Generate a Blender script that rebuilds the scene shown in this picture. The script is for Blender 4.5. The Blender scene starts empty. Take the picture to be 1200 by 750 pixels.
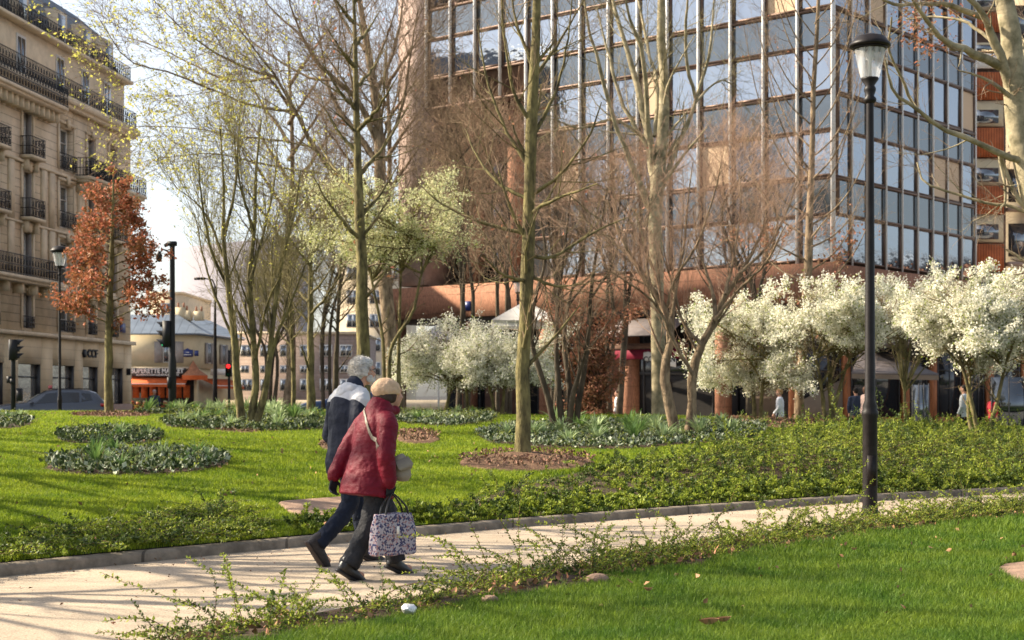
import bpy, math, random
import numpy as np
from mathutils import Vector, Matrix
R = math.radians
rng = np.random.default_rng(7)
random.seed(7)
scene = bpy.context.scene
C = scene.collection

# ------------------------------------------------------------------ camera, light, exposure
CH, F, HZ = 1.42, 1800.0, 463.0            # eye height, focal length and horizon row for a 1200 px wide frame
cam_d = bpy.data.cameras.new('camera'); cam = bpy.data.objects.new('camera', cam_d); C.objects.link(cam)
cam.location = (0, 0, CH); cam.rotation_euler = (R(90), 0, 0)
cam_d.sensor_width = 36; cam_d.lens = 36*F/1200; cam_d.shift_y = (HZ-375)/1200
cam_d.clip_start = 0.1; cam_d.clip_end = 3000
cam_d.dof.use_dof = True; cam_d.dof.focus_distance = 13.0; cam_d.dof.aperture_fstop = 4.5
scene.camera = cam

SUN_EL = R(36); SUN_DIR = Vector((-0.975*math.cos(SUN_EL), 0.22*math.cos(SUN_EL), math.sin(SUN_EL))).normalized()
world = bpy.data.worlds.new('World'); scene.world = world; world.use_nodes = True
nt = world.node_tree; bg = nt.nodes['Background']
sky = nt.nodes.new('ShaderNodeTexSky'); sky.sky_type = 'NISHITA'; sky.sun_disc = False
sky.sun_elevation = SUN_EL; sky.sun_rotation = math.atan2(SUN_DIR.x, SUN_DIR.y)
sky.air_density = 1.0; sky.dust_density = 2.2; sky.ozone_density = 1.0
hsv = nt.nodes.new('ShaderNodeHueSaturation'); hsv.inputs['Saturation'].default_value = 0.52
nt.links.new(sky.outputs[0], hsv.inputs['Color']); nt.links.new(hsv.outputs[0], bg.inputs[0]); bg.inputs[1].default_value = 0.105
sl = bpy.data.lights.new('sun', 'SUN'); sl.energy = 5.0; sl.angle = R(0.5); sl.color = (1.0, 0.87, 0.67)
sun = bpy.data.objects.new('sun', sl); C.objects.link(sun)
sun.rotation_euler = (-SUN_DIR).to_track_quat('-Z', 'Y').to_euler(); sun.location = (-30, 0, 40)
scene.view_settings.view_transform = 'Standard'; scene.view_settings.look = 'None'
scene.view_settings.exposure = 1.28; scene.view_settings.gamma = 1.0
scene.cycles.max_bounces = 6; scene.cycles.transparent_max_bounces = 8

# ------------------------------------------------------------------ helpers
def P(x, y, D):
    "photo position at a depth -> world point"
    return np.array([(x-600)/F*D, D, CH+(HZ-y)/F*D])

def tag(o, label=None, cat=None, group=None, kind=None):
    if label: o['label'] = label
    if cat: o['category'] = cat
    if group: o['group'] = group
    if kind: o['kind'] = kind
    return o

def empty(name, loc, label=None, cat=None, group=None):
    o = bpy.data.objects.new(name, None); o.empty_display_size = 0.2
    C.objects.link(o); o.location = loc
    return tag(o, label, cat, group)

def wloc(o):
    v = Vector((0, 0, 0))
    while o is not None:
        v = v + o.location; o = o.parent
    return v

def raw_mesh(name, V, faces_list, mats, smooth=False, matidx=None):
    "faces_list: list of (n,k) int arrays"
    me = bpy.data.meshes.new(name)
    V = np.ascontiguousarray(V, dtype=np.float32)
    me.vertices.add(len(V)); me.vertices.foreach_set('co', V.ravel())
    loops = np.concatenate([f.ravel() for f in faces_list]).astype(np.int32)
    sizes = np.concatenate([np.full(len(f), f.shape[1]) for f in faces_list]).astype(np.int32)
    starts = np.concatenate([[0], np.cumsum(sizes)[:-1]]).astype(np.int32)
    me.loops.add(len(loops)); me.loops.foreach_set('vertex_index', loops)
    me.polygons.add(len(sizes)); me.polygons.foreach_set('loop_start', starts)
    me.polygons.foreach_set('loop_total', sizes)
    if smooth: me.polygons.foreach_set('use_smooth', np.ones(len(sizes), dtype=bool))
    if matidx is not None: me.polygons.foreach_set('material_index', np.asarray(matidx, dtype=np.int32))
    for m in (mats if isinstance(mats, (list, tuple)) else [mats]): me.materials.append(m)
    me.update(calc_edges=True); me.validate()
    return me

def link(name, me, parent=None, loc=None, rotz=0.0):
    o = bpy.data.objects.new(name, me); C.objects.link(o)
    if parent is not None: o.parent = parent
    if loc is not None: o.location = loc
    o.rotation_euler = (0, 0, rotz)
    return o

class Fr:
    "frame: u along a face, n outward, z up"
    def __init__(s, ox=0, oy=0, ang=0.0, oz=0):
        s.o = np.array([ox, oy, oz], float); s.a = ang
        s.u = np.array([math.cos(ang), math.sin(ang), 0]); s.n = np.array([-math.sin(ang), math.cos(ang), 0])
    def __call__(s, u, n, z): return s.o + s.u*u + s.n*n + np.array([0, 0, z])
    def arr(s, A): A = np.asarray(A, float); return s.o + A[:, :1]*s.u + A[:, 1:2]*s.n + A[:, 2:3]*np.array([0, 0, 1.])
ID = Fr()

class MB:
    def __init__(s, frame=ID): s.v = []; s.q = []; s.t = []; s.p = []; s.n = 0; s.f = frame; s.ng = []
    def add(s, V, quads=None, tris=None):
        V = np.asarray(V, float); b = s.n; s.v.append(V); s.n += len(V)
        if quads is not None and len(quads): s.q.append(np.asarray(quads)+b)
        if tris is not None and len(tris): s.t.append(np.asarray(tris)+b)
        return s
    def box(s, x0, x1, y0, y1, z0, z1, f=None):
        f = f or s.f
        A = [(x0,y0,z0),(x1,y0,z0),(x1,y1,z0),(x0,y1,z0),(x0,y0,z1),(x1,y0,z1),(x1,y1,z1),(x0,y1,z1)]
        return s.add(f.arr(A), [(0,3,2,1),(4,5,6,7),(0,1,5,4),(1,2,6,5),(2,3,7,6),(3,0,4,7)])
    def prism(s, poly, y0, y1, f=None):
        "poly in (u,z), extruded along n"
        f = f or s.f; k = len(poly)
        A = [(p[0], y0, p[1]) for p in poly] + [(p[0], y1, p[1]) for p in poly]
        s.add(f.arr(A), [(i, (i+1) % k, (i+1) % k + k, i+k) for i in range(k)])
        b = s.n-2*k; s.ng.append(tuple(range(b, b+k))[::-1]); s.ng.append(tuple(range(b+k, b+2*k))); return s
    def quad(s, a, b, c, d): return s.add([a, b, c, d], [(0, 1, 2, 3)])
    def loft(s, pts, ra, rb, side=(0, 1, 0), n=20, cap=True):
        pts = np.asarray(pts, float); K = len(pts)
        ra = np.broadcast_to(np.asarray(ra, float), (K,)); rb = np.broadcast_to(np.asarray(rb, float), (K,))
        T = np.gradient(pts, axis=0); T /= np.linalg.norm(T, axis=1, keepdims=True)+1e-9
        sd = np.broadcast_to(np.asarray(side, float), (K, 3))
        S = sd - (sd*T).sum(1, keepdims=True)*T; S /= np.linalg.norm(S, axis=1, keepdims=True)+1e-9
        Fw = np.cross(S, T); a = np.arange(n)/n*2*math.pi
        V = pts[:, None] + (np.cos(a)[None, :, None]*ra[:, None, None])*Fw[:, None] + (np.sin(a)[None, :, None]*rb[:, None, None])*S[:, None]
        i, j = np.meshgrid(np.arange(K-1), np.arange(n), indexing='ij'); j2 = (j+1) % n
        Q = np.stack([i*n+j, i*n+j2, (i+1)*n+j2, (i+1)*n+j], -1).reshape(-1, 4)
        V = V.reshape(-1, 3)
        if cap:
            V = np.vstack([V, pts[:1], pts[-1:]]); jj = np.arange(n)
            t = np.vstack([np.stack([np.full(n, K*n), (jj+1) % n, jj], 1), np.stack([np.full(n, K*n+1), (K-1)*n+jj, (K-1)*n+(jj+1) % n], 1)])
            return s.add(V, Q, t)
        return s.add(V, Q)
    def cyl(s, p0, p1, r0, r1=None, n=12): return s.loft([p0, p1], [r0, r0 if r1 is None else r1], [r0, r0 if r1 is None else r1], _perp(p0, p1), n)
    def tube(s, pts, r, n=8): return s.loft(pts, r, r, _perp(pts[0], pts[-1]), n)
    def lathe(s, prof, c=(0, 0, 0), n=16):
        "prof: (r,z) from bottom to top"
        c = np.asarray(c, float); K = len(prof); a = np.arange(n)/n*2*math.pi
        V = np.array([[(r*math.cos(t), r*math.sin(t), z) for t in a] for r, z in prof]).reshape(-1, 3)+c
        i, j = np.meshgrid(np.arange(K-1), np.arange(n), indexing='ij'); j2 = (j+1) % n
        s.add(V, np.stack([i*n+j, i*n+j2, (i+1)*n+j2, (i+1)*n+j], -1).reshape(-1, 4))
        b = s.n-K*n
        s.ng.append(tuple(range(b, b+n))[::-1]); s.ng.append(tuple(range(b+(K-1)*n, b+K*n))); return s
    def capsule(s, p0, r0, p1, r1, n=14):
        p0 = np.asarray(p0, float); p1 = np.asarray(p1, float); d = p1-p0; L = np.linalg.norm(d)+1e-9; d = d/L
        pts = []; rr = []
        for a in (-85, -60, -35, 0): pts.append(p0+d*r0*math.sin(R(a))); rr.append(r0*math.cos(R(a)))
        for a in (0, 35, 60, 85): pts.append(p1+d*r1*math.sin(R(a))); rr.append(r1*math.cos(R(a)))
        return s.loft(pts, rr, rr, _perp(p0, p1), n)
    def chain(s, pts, rs, n=14):
        for a, b, ra, rb in zip(pts[:-1], pts[1:], rs[:-1], rs[1:]): s.capsule(a, ra, b, rb, n)
        return s
    def ell(s, c, r, rot=None, n=18):
        m = n//2+1; ph = np.linspace(-R(88), R(88), m); a = np.arange(n)/n*2*math.pi
        V = np.stack([np.cos(ph)[:, None]*np.cos(a), np.cos(ph)[:, None]*np.sin(a), np.repeat(np.sin(ph)[:, None], n, 1)], -1).reshape(-1, 3)*np.asarray(r, float)
        if rot is not None: V = V @ np.array(Matrix.Rotation(rot[0], 3, rot[1])).T
        V = V+np.asarray(c, float); i, j = np.meshgrid(np.arange(m-1), np.arange(n), indexing='ij'); j2 = (j+1) % n
        s.add(V, np.stack([i*n+j, i*n+j2, (i+1)*n+j2, (i+1)*n+j], -1).reshape(-1, 4))
        b = s.n-m*n; s.ng.append(tuple(range(b, b+n))[::-1]); s.ng.append(tuple(range(b+(m-1)*n, b+m*n))); return s
    def mesh(s, name, mat, off=(0, 0, 0), smooth=False):
        V = np.vstack(s.v) - np.asarray(off, float)
        fl = ([np.vstack(s.q)] if s.q else []) + ([np.vstack(s.t)] if s.t else [])
        by = {}
        for g in s.ng: by.setdefault(len(g), []).append(g)
        fl += [np.array(v) for v in by.values()]
        return raw_mesh(name, V, fl, mat, smooth)
    def build(s, name, mat, parent=None, smooth=False, loc=None):
        "vertices in world space unless loc is given (then they are local)"
        if loc is None:
            off = wloc(parent) if parent is not None else Vector((0, 0, 0))
            return link(name, s.mesh(name, mat, off, smooth), parent)
        return link(name, s.mesh(name, mat, (0, 0, 0), smooth), parent, loc)

def _perp(a, b):
    d = np.asarray(b, float)-np.asarray(a, float)
    return (0, 1, 0) if abs(d[1]) < 0.7*np.linalg.norm(d) else (1, 0, 0)

# ------------------------------------------------------------------ materials
def mat(name, col, rough=0.7, var=0.0, scale=4.0, bump=0.0, bscale=None, metal=0.0, spec=0.5, col2=None, trans=0.0, island=0.0, emit=None, stretch=None, detail=5):
    m = bpy.data.materials.new(name); m.use_nodes = True; t = m.node_tree; N = t.nodes; L = t.links
    b = N['Principled BSDF']; b.inputs['Roughness'].default_value = rough; b.inputs['Metallic'].default_value = metal
    b.inputs['Specular IOR Level'].default_value = spec if rough < .45 or spec != .5 else .2
    c = (*col, 1); b.inputs['Base Color'].default_value = c
    src = None
    tc = N.new('ShaderNodeTexCoord'); vec = tc.outputs['Object']
    if stretch:
        mp = N.new('ShaderNodeMapping'); mp.inputs['Scale'].default_value = stretch; L.new(vec, mp.inputs[0]); vec = mp.outputs[0]
    if var or col2:
        nz = N.new('ShaderNodeTexNoise'); nz.inputs['Scale'].default_value = scale; nz.inputs['Detail'].default_value = detail
        nz.inputs['Roughness'].default_value = 0.65; L.new(vec, nz.inputs[0])
        rp = N.new('ShaderNodeValToRGB'); rp.color_ramp.elements[0].position = 0.35; rp.color_ramp.elements[1].position = 0.65
        c2 = col2 if col2 else tuple(min(1, x*(1+var)) for x in col)
        c1 = col if col2 else tuple(x*(1-var) for x in col)
        rp.color_ramp.elements[0].color = (*c1, 1); rp.color_ramp.elements[1].color = (*c2, 1)
        L.new(nz.outputs[0], rp.inputs[0]); src = rp.outputs[0]
    if island:
        g = N.new('ShaderNodeNewGeometry'); mr = N.new('ShaderNodeMapRange'); L.new(g.outputs['Random Per Island'], mr.inputs[0])
        mr.inputs['To Min'].default_value = 1-island; mr.inputs['To Max'].default_value = 1+island
        hs = N.new('ShaderNodeHueSaturation'); L.new(mr.outputs[0], hs.inputs['Value'])
        mr2 = N.new('ShaderNodeMapRange'); L.new(g.outputs['Random Per Island'], mr2.inputs[0])
        mr2.inputs['To Min'].default_value = 0.5+0.04*island; mr2.inputs['To Max'].default_value = 0.5-0.04*island
        L.new(mr2.outputs[0], hs.inputs['Hue'])
        if src: L.new(src, hs.inputs['Color'])
        else: hs.inputs['Color'].default_value = c
        src = hs.outputs[0]
    if src: L.new(src, b.inputs['Base Color'])
    if bump:
        n2 = N.new('ShaderNodeTexNoise'); n2.inputs['Scale'].default_value = bscale or scale*4; n2.inputs['Detail'].default_value = 4; L.new(vec, n2.inputs[0])
        bp = N.new('ShaderNodeBump'); bp.inputs['Strength'].default_value = 1.0; bp.inputs['Distance'].default_value = bump
        L.new(n2.outputs[0], bp.inputs['Height']); L.new(bp.outputs[0], b.inputs['Normal'])
    if trans:
        tr = N.new('ShaderNodeBsdfTranslucent'); mx = N.new('ShaderNodeMixShader'); mx.inputs[0].default_value = trans
        if src: L.new(src, tr.inputs[0])
        else: tr.inputs[0].default_value = c
        L.new(b.outputs[0], mx.inputs[1]); L.new(tr.outputs[0], mx.inputs[2]); L.new(mx.outputs[0], N['Material Output'].inputs[0])
    if emit: b.inputs['Emission Color'].default_value = (*emit[0], 1); b.inputs['Emission Strength'].default_value = emit[1]
    return m

def grooves(m, axis, period, depth=0.02, duty=0.06, dark=0.6):
    "thin joints of masonry or cladding at a regular spacing along one object axis"
    t = m.node_tree; N = t.nodes; L = t.links; b = N['Principled BSDF']
    tc = N.new('ShaderNodeTexCoord'); sx = N.new('ShaderNodeSeparateXYZ'); L.new(tc.outputs['Object'], sx.inputs[0])
    d = N.new('ShaderNodeMath'); d.operation = 'DIVIDE'; L.new(sx.outputs[axis], d.inputs[0]); d.inputs[1].default_value = period
    fr = N.new('ShaderNodeMath'); fr.operation = 'FRACT'; L.new(d.outputs[0], fr.inputs[0])
    gt = N.new('ShaderNodeMath'); gt.operation = 'GREATER_THAN'; L.new(fr.outputs[0], gt.inputs[0]); gt.inputs[1].default_value = duty
    bp = N.new('ShaderNodeBump'); bp.inputs['Distance'].default_value = depth; L.new(gt.outputs[0], bp.inputs['Height'])
    old = b.inputs['Normal'].links[0].from_socket if b.inputs['Normal'].links else None
    if old: L.new(old, bp.inputs['Normal'])
    L.new(bp.outputs[0], b.inputs['Normal'])
    mx = N.new('ShaderNodeMix'); mx.data_type = 'RGBA'; mx.blend_type = 'MULTIPLY'; mx.inputs[0].default_value = 1
    mr = N.new('ShaderNodeMapRange'); L.new(gt.outputs[0], mr.inputs[0]); mr.inputs['To Min'].default_value = dark
    if b.inputs['Base Color'].links: L.new(b.inputs['Base Color'].links[0].from_socket, mx.inputs[6])
    else: mx.inputs[6].default_value = b.inputs['Base Color'].default_value
    L.new(mr.outputs[0], mx.inputs[7]); L.new(mx.outputs[2], b.inputs['Base Color'])
    return m

M = {}
M['stone'] = grooves(mat('limestone_joints', (0.66, 0.54, 0.39), 0.85, 0.12, 1.2, 0.004, 20), 2, 0.42, 0.03, 0.07, 0.55)
M['stone_plain'] = mat('limestone', (0.64, 0.53, 0.38), 0.85, 0.12, 1.5, 0.004, 12)
M['render'] = grooves(mat('cream_shopfront_stone', (0.70, 0.57, 0.38), 0.8, 0.05, 0.7), 2, 0.55, 0.01, 0.04, 0.8)
M['plinth'] = mat('pink_granite', (0.30, 0.19, 0.145), 0.6, 0.15, 8)
M['zinc'] = grooves(mat('zinc_roof', (0.20, 0.235, 0.28), 0.45, 0.12, 1.0, metal=0.2), 0, 0.7, 0.03, 0.08, 0.6)
M['iron'] = mat('black_iron', (0.022, 0.022, 0.026), 0.5)
M['iron_w'] = mat('worn_black_brown_paint', (0.014, 0.011, 0.011), 0.46, 0.35, 9, 0.0006, 60)
M['shutter'] = mat('grey_shutter', (0.30, 0.27, 0.25), 0.7, 0.1, 3)
M['white_frame'] = mat('white_window_paint', (0.68, 0.66, 0.62), 0.5)
M['dark_frame'] = mat('dark_shop_frame', (0.05, 0.05, 0.055), 0.4)
def glass(name, tint, rough=0.03, wav=0.004, sc=0.9, metal=0.75):
    m = mat(name, tint, rough, 0.0, metal=metal, bump=wav, bscale=sc, spec=0.9); return m
M['pane'] = glass('window_glass', (0.20, 0.22, 0.24), 0.05, 0.01, 1.2)
M['shop_glass'] = glass('shop_glass', (0.50, 0.50, 0.48), 0.05, 0.02, 1.0)
M['curtain_glass'] = glass('reflective_glass', (0.25, 0.28, 0.33), 0.025, 0.022, 0.7, 0.9)
M['spandrel_glass'] = glass('spandrel_glass', (0.125, 0.14, 0.155), 0.06, 0.012, 0.6, 0.9)
M['dark_glass'] = glass('dark_glass', (0.035, 0.037, 0.042), 0.08, 0.01, 1.0, 0.3)
M['bronze'] = mat('brown_window_metal', (0.15, 0.095, 0.07), 0.45, 0.1, 2, metal=0.3)
M['mullion'] = mat('pale_mullion', (0.78, 0.75, 0.72), 0.4)
M['blind'] = mat('beige_blind', (0.62, 0.45, 0.30), 0.8)
M['concrete'] = mat('pink_concrete', (0.42, 0.31, 0.26), 0.85, 0.2, 1.2, 0.01, 9)
M['terracotta'] = grooves(mat('terracotta_tile', (0.30, 0.145, 0.09), 0.85, 0.38, 5, 0.004, 30, stretch=(6, 6, 1)), 2, 0.9, 0.01, 0.03, 0.7)
M['core'] = mat('dark_interior_wall', (0.045, 0.038, 0.035), 0.8, 0.3, 1.5)
M['brown_wall'] = mat('brown_ribbed_wall', (0.13, 0.075, 0.055), 0.8, 0.3, 2)
M['soffit'] = mat('soffit', (0.10, 0.08, 0.07), 0.8)
M['red_clad'] = grooves(mat('rust_red_cladding', (0.42, 0.115, 0.04), 0.6, 0.2, 2), 0, 0.16, 0.03, 0.25, 0.45)
M['cream'] = mat('cream_panel', (0.60, 0.50, 0.33), 0.7, 0.06, 2)
M['pink_brick'] = grooves(mat('pink_brick', (0.33, 0.25, 0.21), 0.85, 0.15, 2), 2, 0.3, 0.01, 0.1, 0.8)
M['grey_slab'] = mat('lilac_grey_render', (0.36, 0.34, 0.38), 0.9, 0.05, 0.3)
M['orange'] = mat('orange_awning', (0.62, 0.13, 0.035), 0.7, 0.12, 3, trans=0.25)
M['rust_awning'] = mat('faded_orange_awning', (0.30, 0.13, 0.07), 0.8, 0.25, 5)
M['sign_dark'] = mat('sign_board', (0.045, 0.04, 0.04), 0.6)
M['white'] = mat('white_paint', (0.78, 0.76, 0.72), 0.6)
M['off_white'] = mat('white_canvas', (0.66, 0.64, 0.62), 0.8, 0.04, 2, trans=0.2)
M['grey_canvas'] = mat('grey_canvas', (0.17, 0.145, 0.14), 0.85, 0.12, 4)
M['wood'] = mat('varnished_wood', (0.36, 0.13, 0.055), 0.5, 0.3, 3, stretch=(4, 4, 0.6))
M['taupe'] = mat('taupe_canvas_panel', (0.20, 0.15, 0.11), 0.8, 0.1, 2)
M['burgundy'] = mat('burgundy_canvas', (0.16, 0.012, 0.03), 0.7)
M['blue_plate'] = mat('blue_enamel', (0.02, 0.035, 0.16), 0.4)
M['asphalt'] = mat('asphalt', (0.052, 0.05, 0.05), 0.9, 0.25, 0.8, 0.004, 60)
M['pavement'] = grooves(mat('pale_pavement', (0.34, 0.31, 0.28), 0.85, 0.12, 1.5), 0, 0.8, 0.004, 0.02, 0.75)
M['kerb'] = grooves(mat('granite_kerb', (0.205, 0.17, 0.13), 0.85, 0.35, 5, 0.006, 30), 0, 1.05, 0.02, 0.02, 0.45)
M['soil'] = mat('dark_soil', (0.055, 0.036, 0.024), 0.95, 0.5, 6, 0.03, 18)
M['mulch'] = mat('bark_mulch', (0.14, 0.082, 0.05), 0.95, 0.4, 9, 0.03, 25)
M['chip'] = mat('bark_chip', (0.22, 0.135, 0.085), 0.9, island=0.6)
M['dirt_path'] = mat('reddish_grit', (0.27, 0.18, 0.13), 0.95, 0.25, 6, 0.012, 60)
M['turf'] = mat('turf_soil', (0.055, 0.085, 0.018), 0.95, 0.4, 3, 0.02, 30)
def path_mat():
    m = mat('pale_sand_path', (0.39, 0.315, 0.235), 0.95, 0.16, 1.1, 0.006, 90); t = m.node_tree; N = t.nodes; L = t.links; b = N['Principled BSDF']
    tc = N.new('ShaderNodeTexCoord')
    vo = N.new('ShaderNodeTexVoronoi'); vo.inputs['Scale'].default_value = 20; L.new(tc.outputs['Object'], vo.inputs[0])
    rp = N.new('ShaderNodeValToRGB'); rp.color_ramp.elements[0].position = 0.10; rp.color_ramp.elements[0].color = (0.45, 0.40, 0.36, 1); rp.color_ramp.elements[1].position = 0.22; rp.color_ramp.elements[1].color = (1, 1, 1, 1)
    L.new(vo.outputs['Distance'], rp.inputs[0])
    n3 = N.new('ShaderNodeTexNoise'); n3.inputs['Scale'].default_value = 70; n3.inputs['Detail'].default_value = 3; L.new(tc.outputs['Object'], n3.inputs[0])
    r3 = N.new('ShaderNodeMapRange'); r3.inputs['From Min'].default_value = 0.3; r3.inputs['From Max'].default_value = 0.7; r3.inputs['To Min'].default_value = 0.70; r3.inputs['To Max'].default_value = 1.2; L.new(n3.outputs[0], r3.inputs[0])
    mx = N.new('ShaderNodeMix'); mx.data_type = 'RGBA'; mx.blend_type = 'MULTIPLY'; mx.inputs[0].default_value = 0.8
    L.new(b.inputs['Base Color'].links[0].from_socket, mx.inputs[6]); L.new(rp.outputs[0], mx.inputs[7])
    m2 = N.new('ShaderNodeMix'); m2.data_type = 'RGBA'; m2.blend_type = 'MULTIPLY'; m2.inputs[0].default_value = 1
    L.new(mx.outputs[2], m2.inputs[6]); L.new(r3.outputs[0], m2.inputs[7]); L.new(m2.outputs[2], b.inputs['Base Color'])
    return m
M['path'] = path_mat()
def grass_mat(name, c1, c2, trans):
    m = mat(name, c1, 0.6, 0, 1.4, col2=c2, island=0.45, trans=trans, spec=0.3); return m
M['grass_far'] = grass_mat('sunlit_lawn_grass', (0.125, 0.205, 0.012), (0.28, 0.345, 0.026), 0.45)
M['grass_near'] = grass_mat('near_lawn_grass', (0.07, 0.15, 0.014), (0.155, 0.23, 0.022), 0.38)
def bark(name, c1, c2, sc=5, bump=0.02):
    return mat(name, c1, 0.9, 0, sc, bump, sc*4, col2=c2, stretch=(1, 1, 0.35))
M['bark_moss'] = bark('mossy_bark', (0.06, 0.05, 0.028), (0.25, 0.21, 0.09), 9)
M['bark_brown'] = bark('brown_bark', (0.09, 0.062, 0.04), (0.34, 0.25, 0.16), 9)
M['bark_plane'] = mat('plane_tree_bark', (0.15, 0.13, 0.075), 0.8, 0, 3.5, 0.012, 12, col2=(0.44, 0.37, 0.24))
M['bark_dark'] = bark('dark_bark', (0.045, 0.035, 0.025), (0.12, 0.095, 0.065))
M['twig'] = mat('brown_twigs', (0.22, 0.155, 0.105), 0.8, 0.3, 1)
M['twig_tan'] = mat('tan_twigs', (0.27, 0.19, 0.12), 0.8, 0.3, 1)
M['twig_red'] = mat('reddish_twigs', (0.40, 0.26, 0.18), 0.8, 0.3, 1)
M['twig_moss'] = mat('mossy_twigs', (0.19, 0.16, 0.075), 0.8, 0.3, 1)
M['leaf_brown'] = mat('dry_oak_leaf', (0.35, 0.15, 0.07), 0.6, island=0.6, trans=0.3)
M['leaf_tan'] = mat('dry_beech_leaf', (0.34, 0.165, 0.09), 0.6, island=0.5, trans=0.3)
M['leaf_yellow'] = mat('young_yellow_leaf', (0.52, 0.50, 0.11), 0.5, island=0.3, trans=0.5)
M['leaf_green'] = mat('young_green_leaf', (0.25, 0.31, 0.06), 0.5, island=0.4, trans=0.45)
M['blossom'] = mat('white_blossom', (0.85, 0.83, 0.70), 0.6, island=0.10, trans=0.35)
M['blossom_g'] = mat('greenish_blossom', (0.66, 0.66, 0.38), 0.6, island=0.3, trans=0.35)
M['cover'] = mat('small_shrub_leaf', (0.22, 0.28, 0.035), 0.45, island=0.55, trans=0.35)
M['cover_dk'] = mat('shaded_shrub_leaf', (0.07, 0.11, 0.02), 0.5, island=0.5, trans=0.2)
M['stem'] = mat('shrub_stem', (0.14, 0.075, 0.045), 0.8)
M['strap'] = mat('strap_leaf', (0.15, 0.25, 0.07), 0.5, island=0.35, trans=0.25)
M['strap_pale'] = mat('silvery_strap_leaf', (0.33, 0.42, 0.20), 0.5, island=0.3, trans=0.2)
M['ivy'] = mat('dark_bed_leaf', (0.06, 0.09, 0.03), 0.5, island=0.6, trans=0.1)
M['ivy_pale'] = mat('pale_bed_leaf', (0.34, 0.38, 0.27), 0.5, island=0.4, trans=0.1)
M['litter'] = mat('fallen_leaf', (0.34, 0.19, 0.10), 0.8, island=0.5)
# ------------------------------------------------------------------ ground shapes
def smooth(a, b, x):
    t = np.clip((np.asarray(x, float)-a)/(b-a), 0, 1); return t*t*(3-2*t)
def kerb_y(X):
    X = np.asarray(X, float); Xc = np.clip(X, -9, 12)
    return 16.5+.98*Xc-.026*Xc**2 + (X-Xc)*(.98-.052*Xc)
def near_y(X):
    X = np.asarray(X, float); Xc = np.clip(X, -4, 9)
    return 11.65+1.42*Xc-.04*Xc**2 + (X-Xc)*(1.42-.08*Xc)
def lump(X, Y, s=1.0): return np.sin(X*0.83*s+1.3)*np.cos(Y*0.61*s+0.4)*0.5+np.sin(X*0.31*s-Y*0.47*s)*0.5
FAR = 44.0
def gz(X, Y):
    X = np.asarray(X, float); Y = np.asarray(Y, float)
    d = (Y-kerb_y(X))*0.73
    H = 0.86-0.22*smooth(4, 9, X)-0.14*smooth(9, 14, X)
    z = 0.10+H*(1-np.exp(-np.clip(d, 0, None)/9))+0.03*lump(X, Y)*smooth(0, 3, d)
    z = z*(1-smooth(FAR, FAR+3, Y))
    return np.where(d > 0, z, 0.0)
def gn(X, Y): return 0.03+0.02*lump(X, Y, 1.7)
def hit(x, y):
    "where the sight line through a photo point meets the lawn"
    D = np.arange(12, FAR-1, 0.02); X = (x-600)/F*D; zr = CH-(y-HZ)*D/F
    gap = np.where(D > kerb_y(X), zr-gz(X, D), 99.0)/D*F; i = np.flatnonzero(gap <= 0)
    if len(i): best = D[i[0]]
    else:
        i = int(np.argmin(gap)); best = min(FAR-1, D[i]+gap[i]*.8)
    X = (x-600)/F*best
    return np.array([X, best, float(gz(X, best))])
def hits(poly): return np.array([hit(*p) for p in poly])
def inpoly(X, Y, poly):
    c = np.zeros(X.shape, bool); n = len(poly)
    for i in range(n):
        x0, y0 = poly[i][:2]; x1, y1 = poly[(i+1) % n][:2]
        if y0 == y1: continue
        c ^= ((y0 > Y) != (y1 > Y)) & (X < (x1-x0)*(Y-y0)/(y1-y0)+x0)
    return c

def grid_mesh(name, A, B, fx, m, parent=None):
    a, b = np.meshgrid(A, B, indexing='ij'); V = fx(a, b).reshape(-1, 3); nb = len(B)
    i, j = np.meshgrid(np.arange(len(A)-1), np.arange(nb-1), indexing='ij')
    Q = np.stack([i*nb+j, (i+1)*nb+j, (i+1)*nb+j+1, i*nb+j+1], -1).reshape(-1, 4)
    return link(name, raw_mesh(name, V, [Q], m, True), parent)

# street and square, one sheet to the horizon
mb = MB(); mb.quad((-900, -300, -.02), (900, -300, -.02), (900, 1800, -.02), (-900, 1800, -.02))
tag(mb.build('street', M['asphalt']), kind='structure')
mb = MB(); mb.quad((4, 46, -.012), (60, 40, -.012), (60, 120, -.012), (-9, 120, -.012))
tag(mb.build('pavement', M['pavement']), kind='structure')
A = np.linspace(-22, 34, 113)
tag(grid_mesh('path', A, np.linspace(0, 1, 12), lambda a, b: np.stack([a, np.where(near_y(a) > -6, near_y(a), -6)*(1-b)+(kerb_y(a)+.02)*b, 0.0*a+0.006*lump(a*3, b*9)], -1), M['path']), kind='structure')
# lawn mound
def lawn_xyz(a, b):
    d = b; Y = kerb_y(a)+0.12+d*(FAR+4-kerb_y(a)-.12); return np.stack([a, Y, gz(a, Y)-0.012], -1)
tag(grid_mesh('lawn', np.linspace(-30, 31, 245), np.linspace(0, 1, 200)**1.3, lawn_xyz, M['turf']), kind='structure')
# near lawn and the soil strip
tag(grid_mesh('near_lawn', np.linspace(-6, 32, 150), np.linspace(0, 1, 60), lambda a, b: np.stack([a, (near_y(a)-1.05)*(1-b)+(near_y(a)-26)*b, gn(a, (near_y(a)-1.05)*(1-b)+(near_y(a)-26)*b)-.012], -1), M['turf']), kind='structure')
def soil_xyz(a, b):
    Y = near_y(a)+0.05-b*1.25+0.06*np.sin(a*3.1)*(1-b); return np.stack([a, Y, 0.012+0.045*np.sin(b*math.pi)**.6+0.02*lump(a*6, Y*7)*np.sin(b*math.pi)], -1)
tag(grid_mesh('soil_strip', np.linspace(-5, 26, 400), np.linspace(0, 1, 22), soil_xyz, M['soil']), kind='structure')
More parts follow.
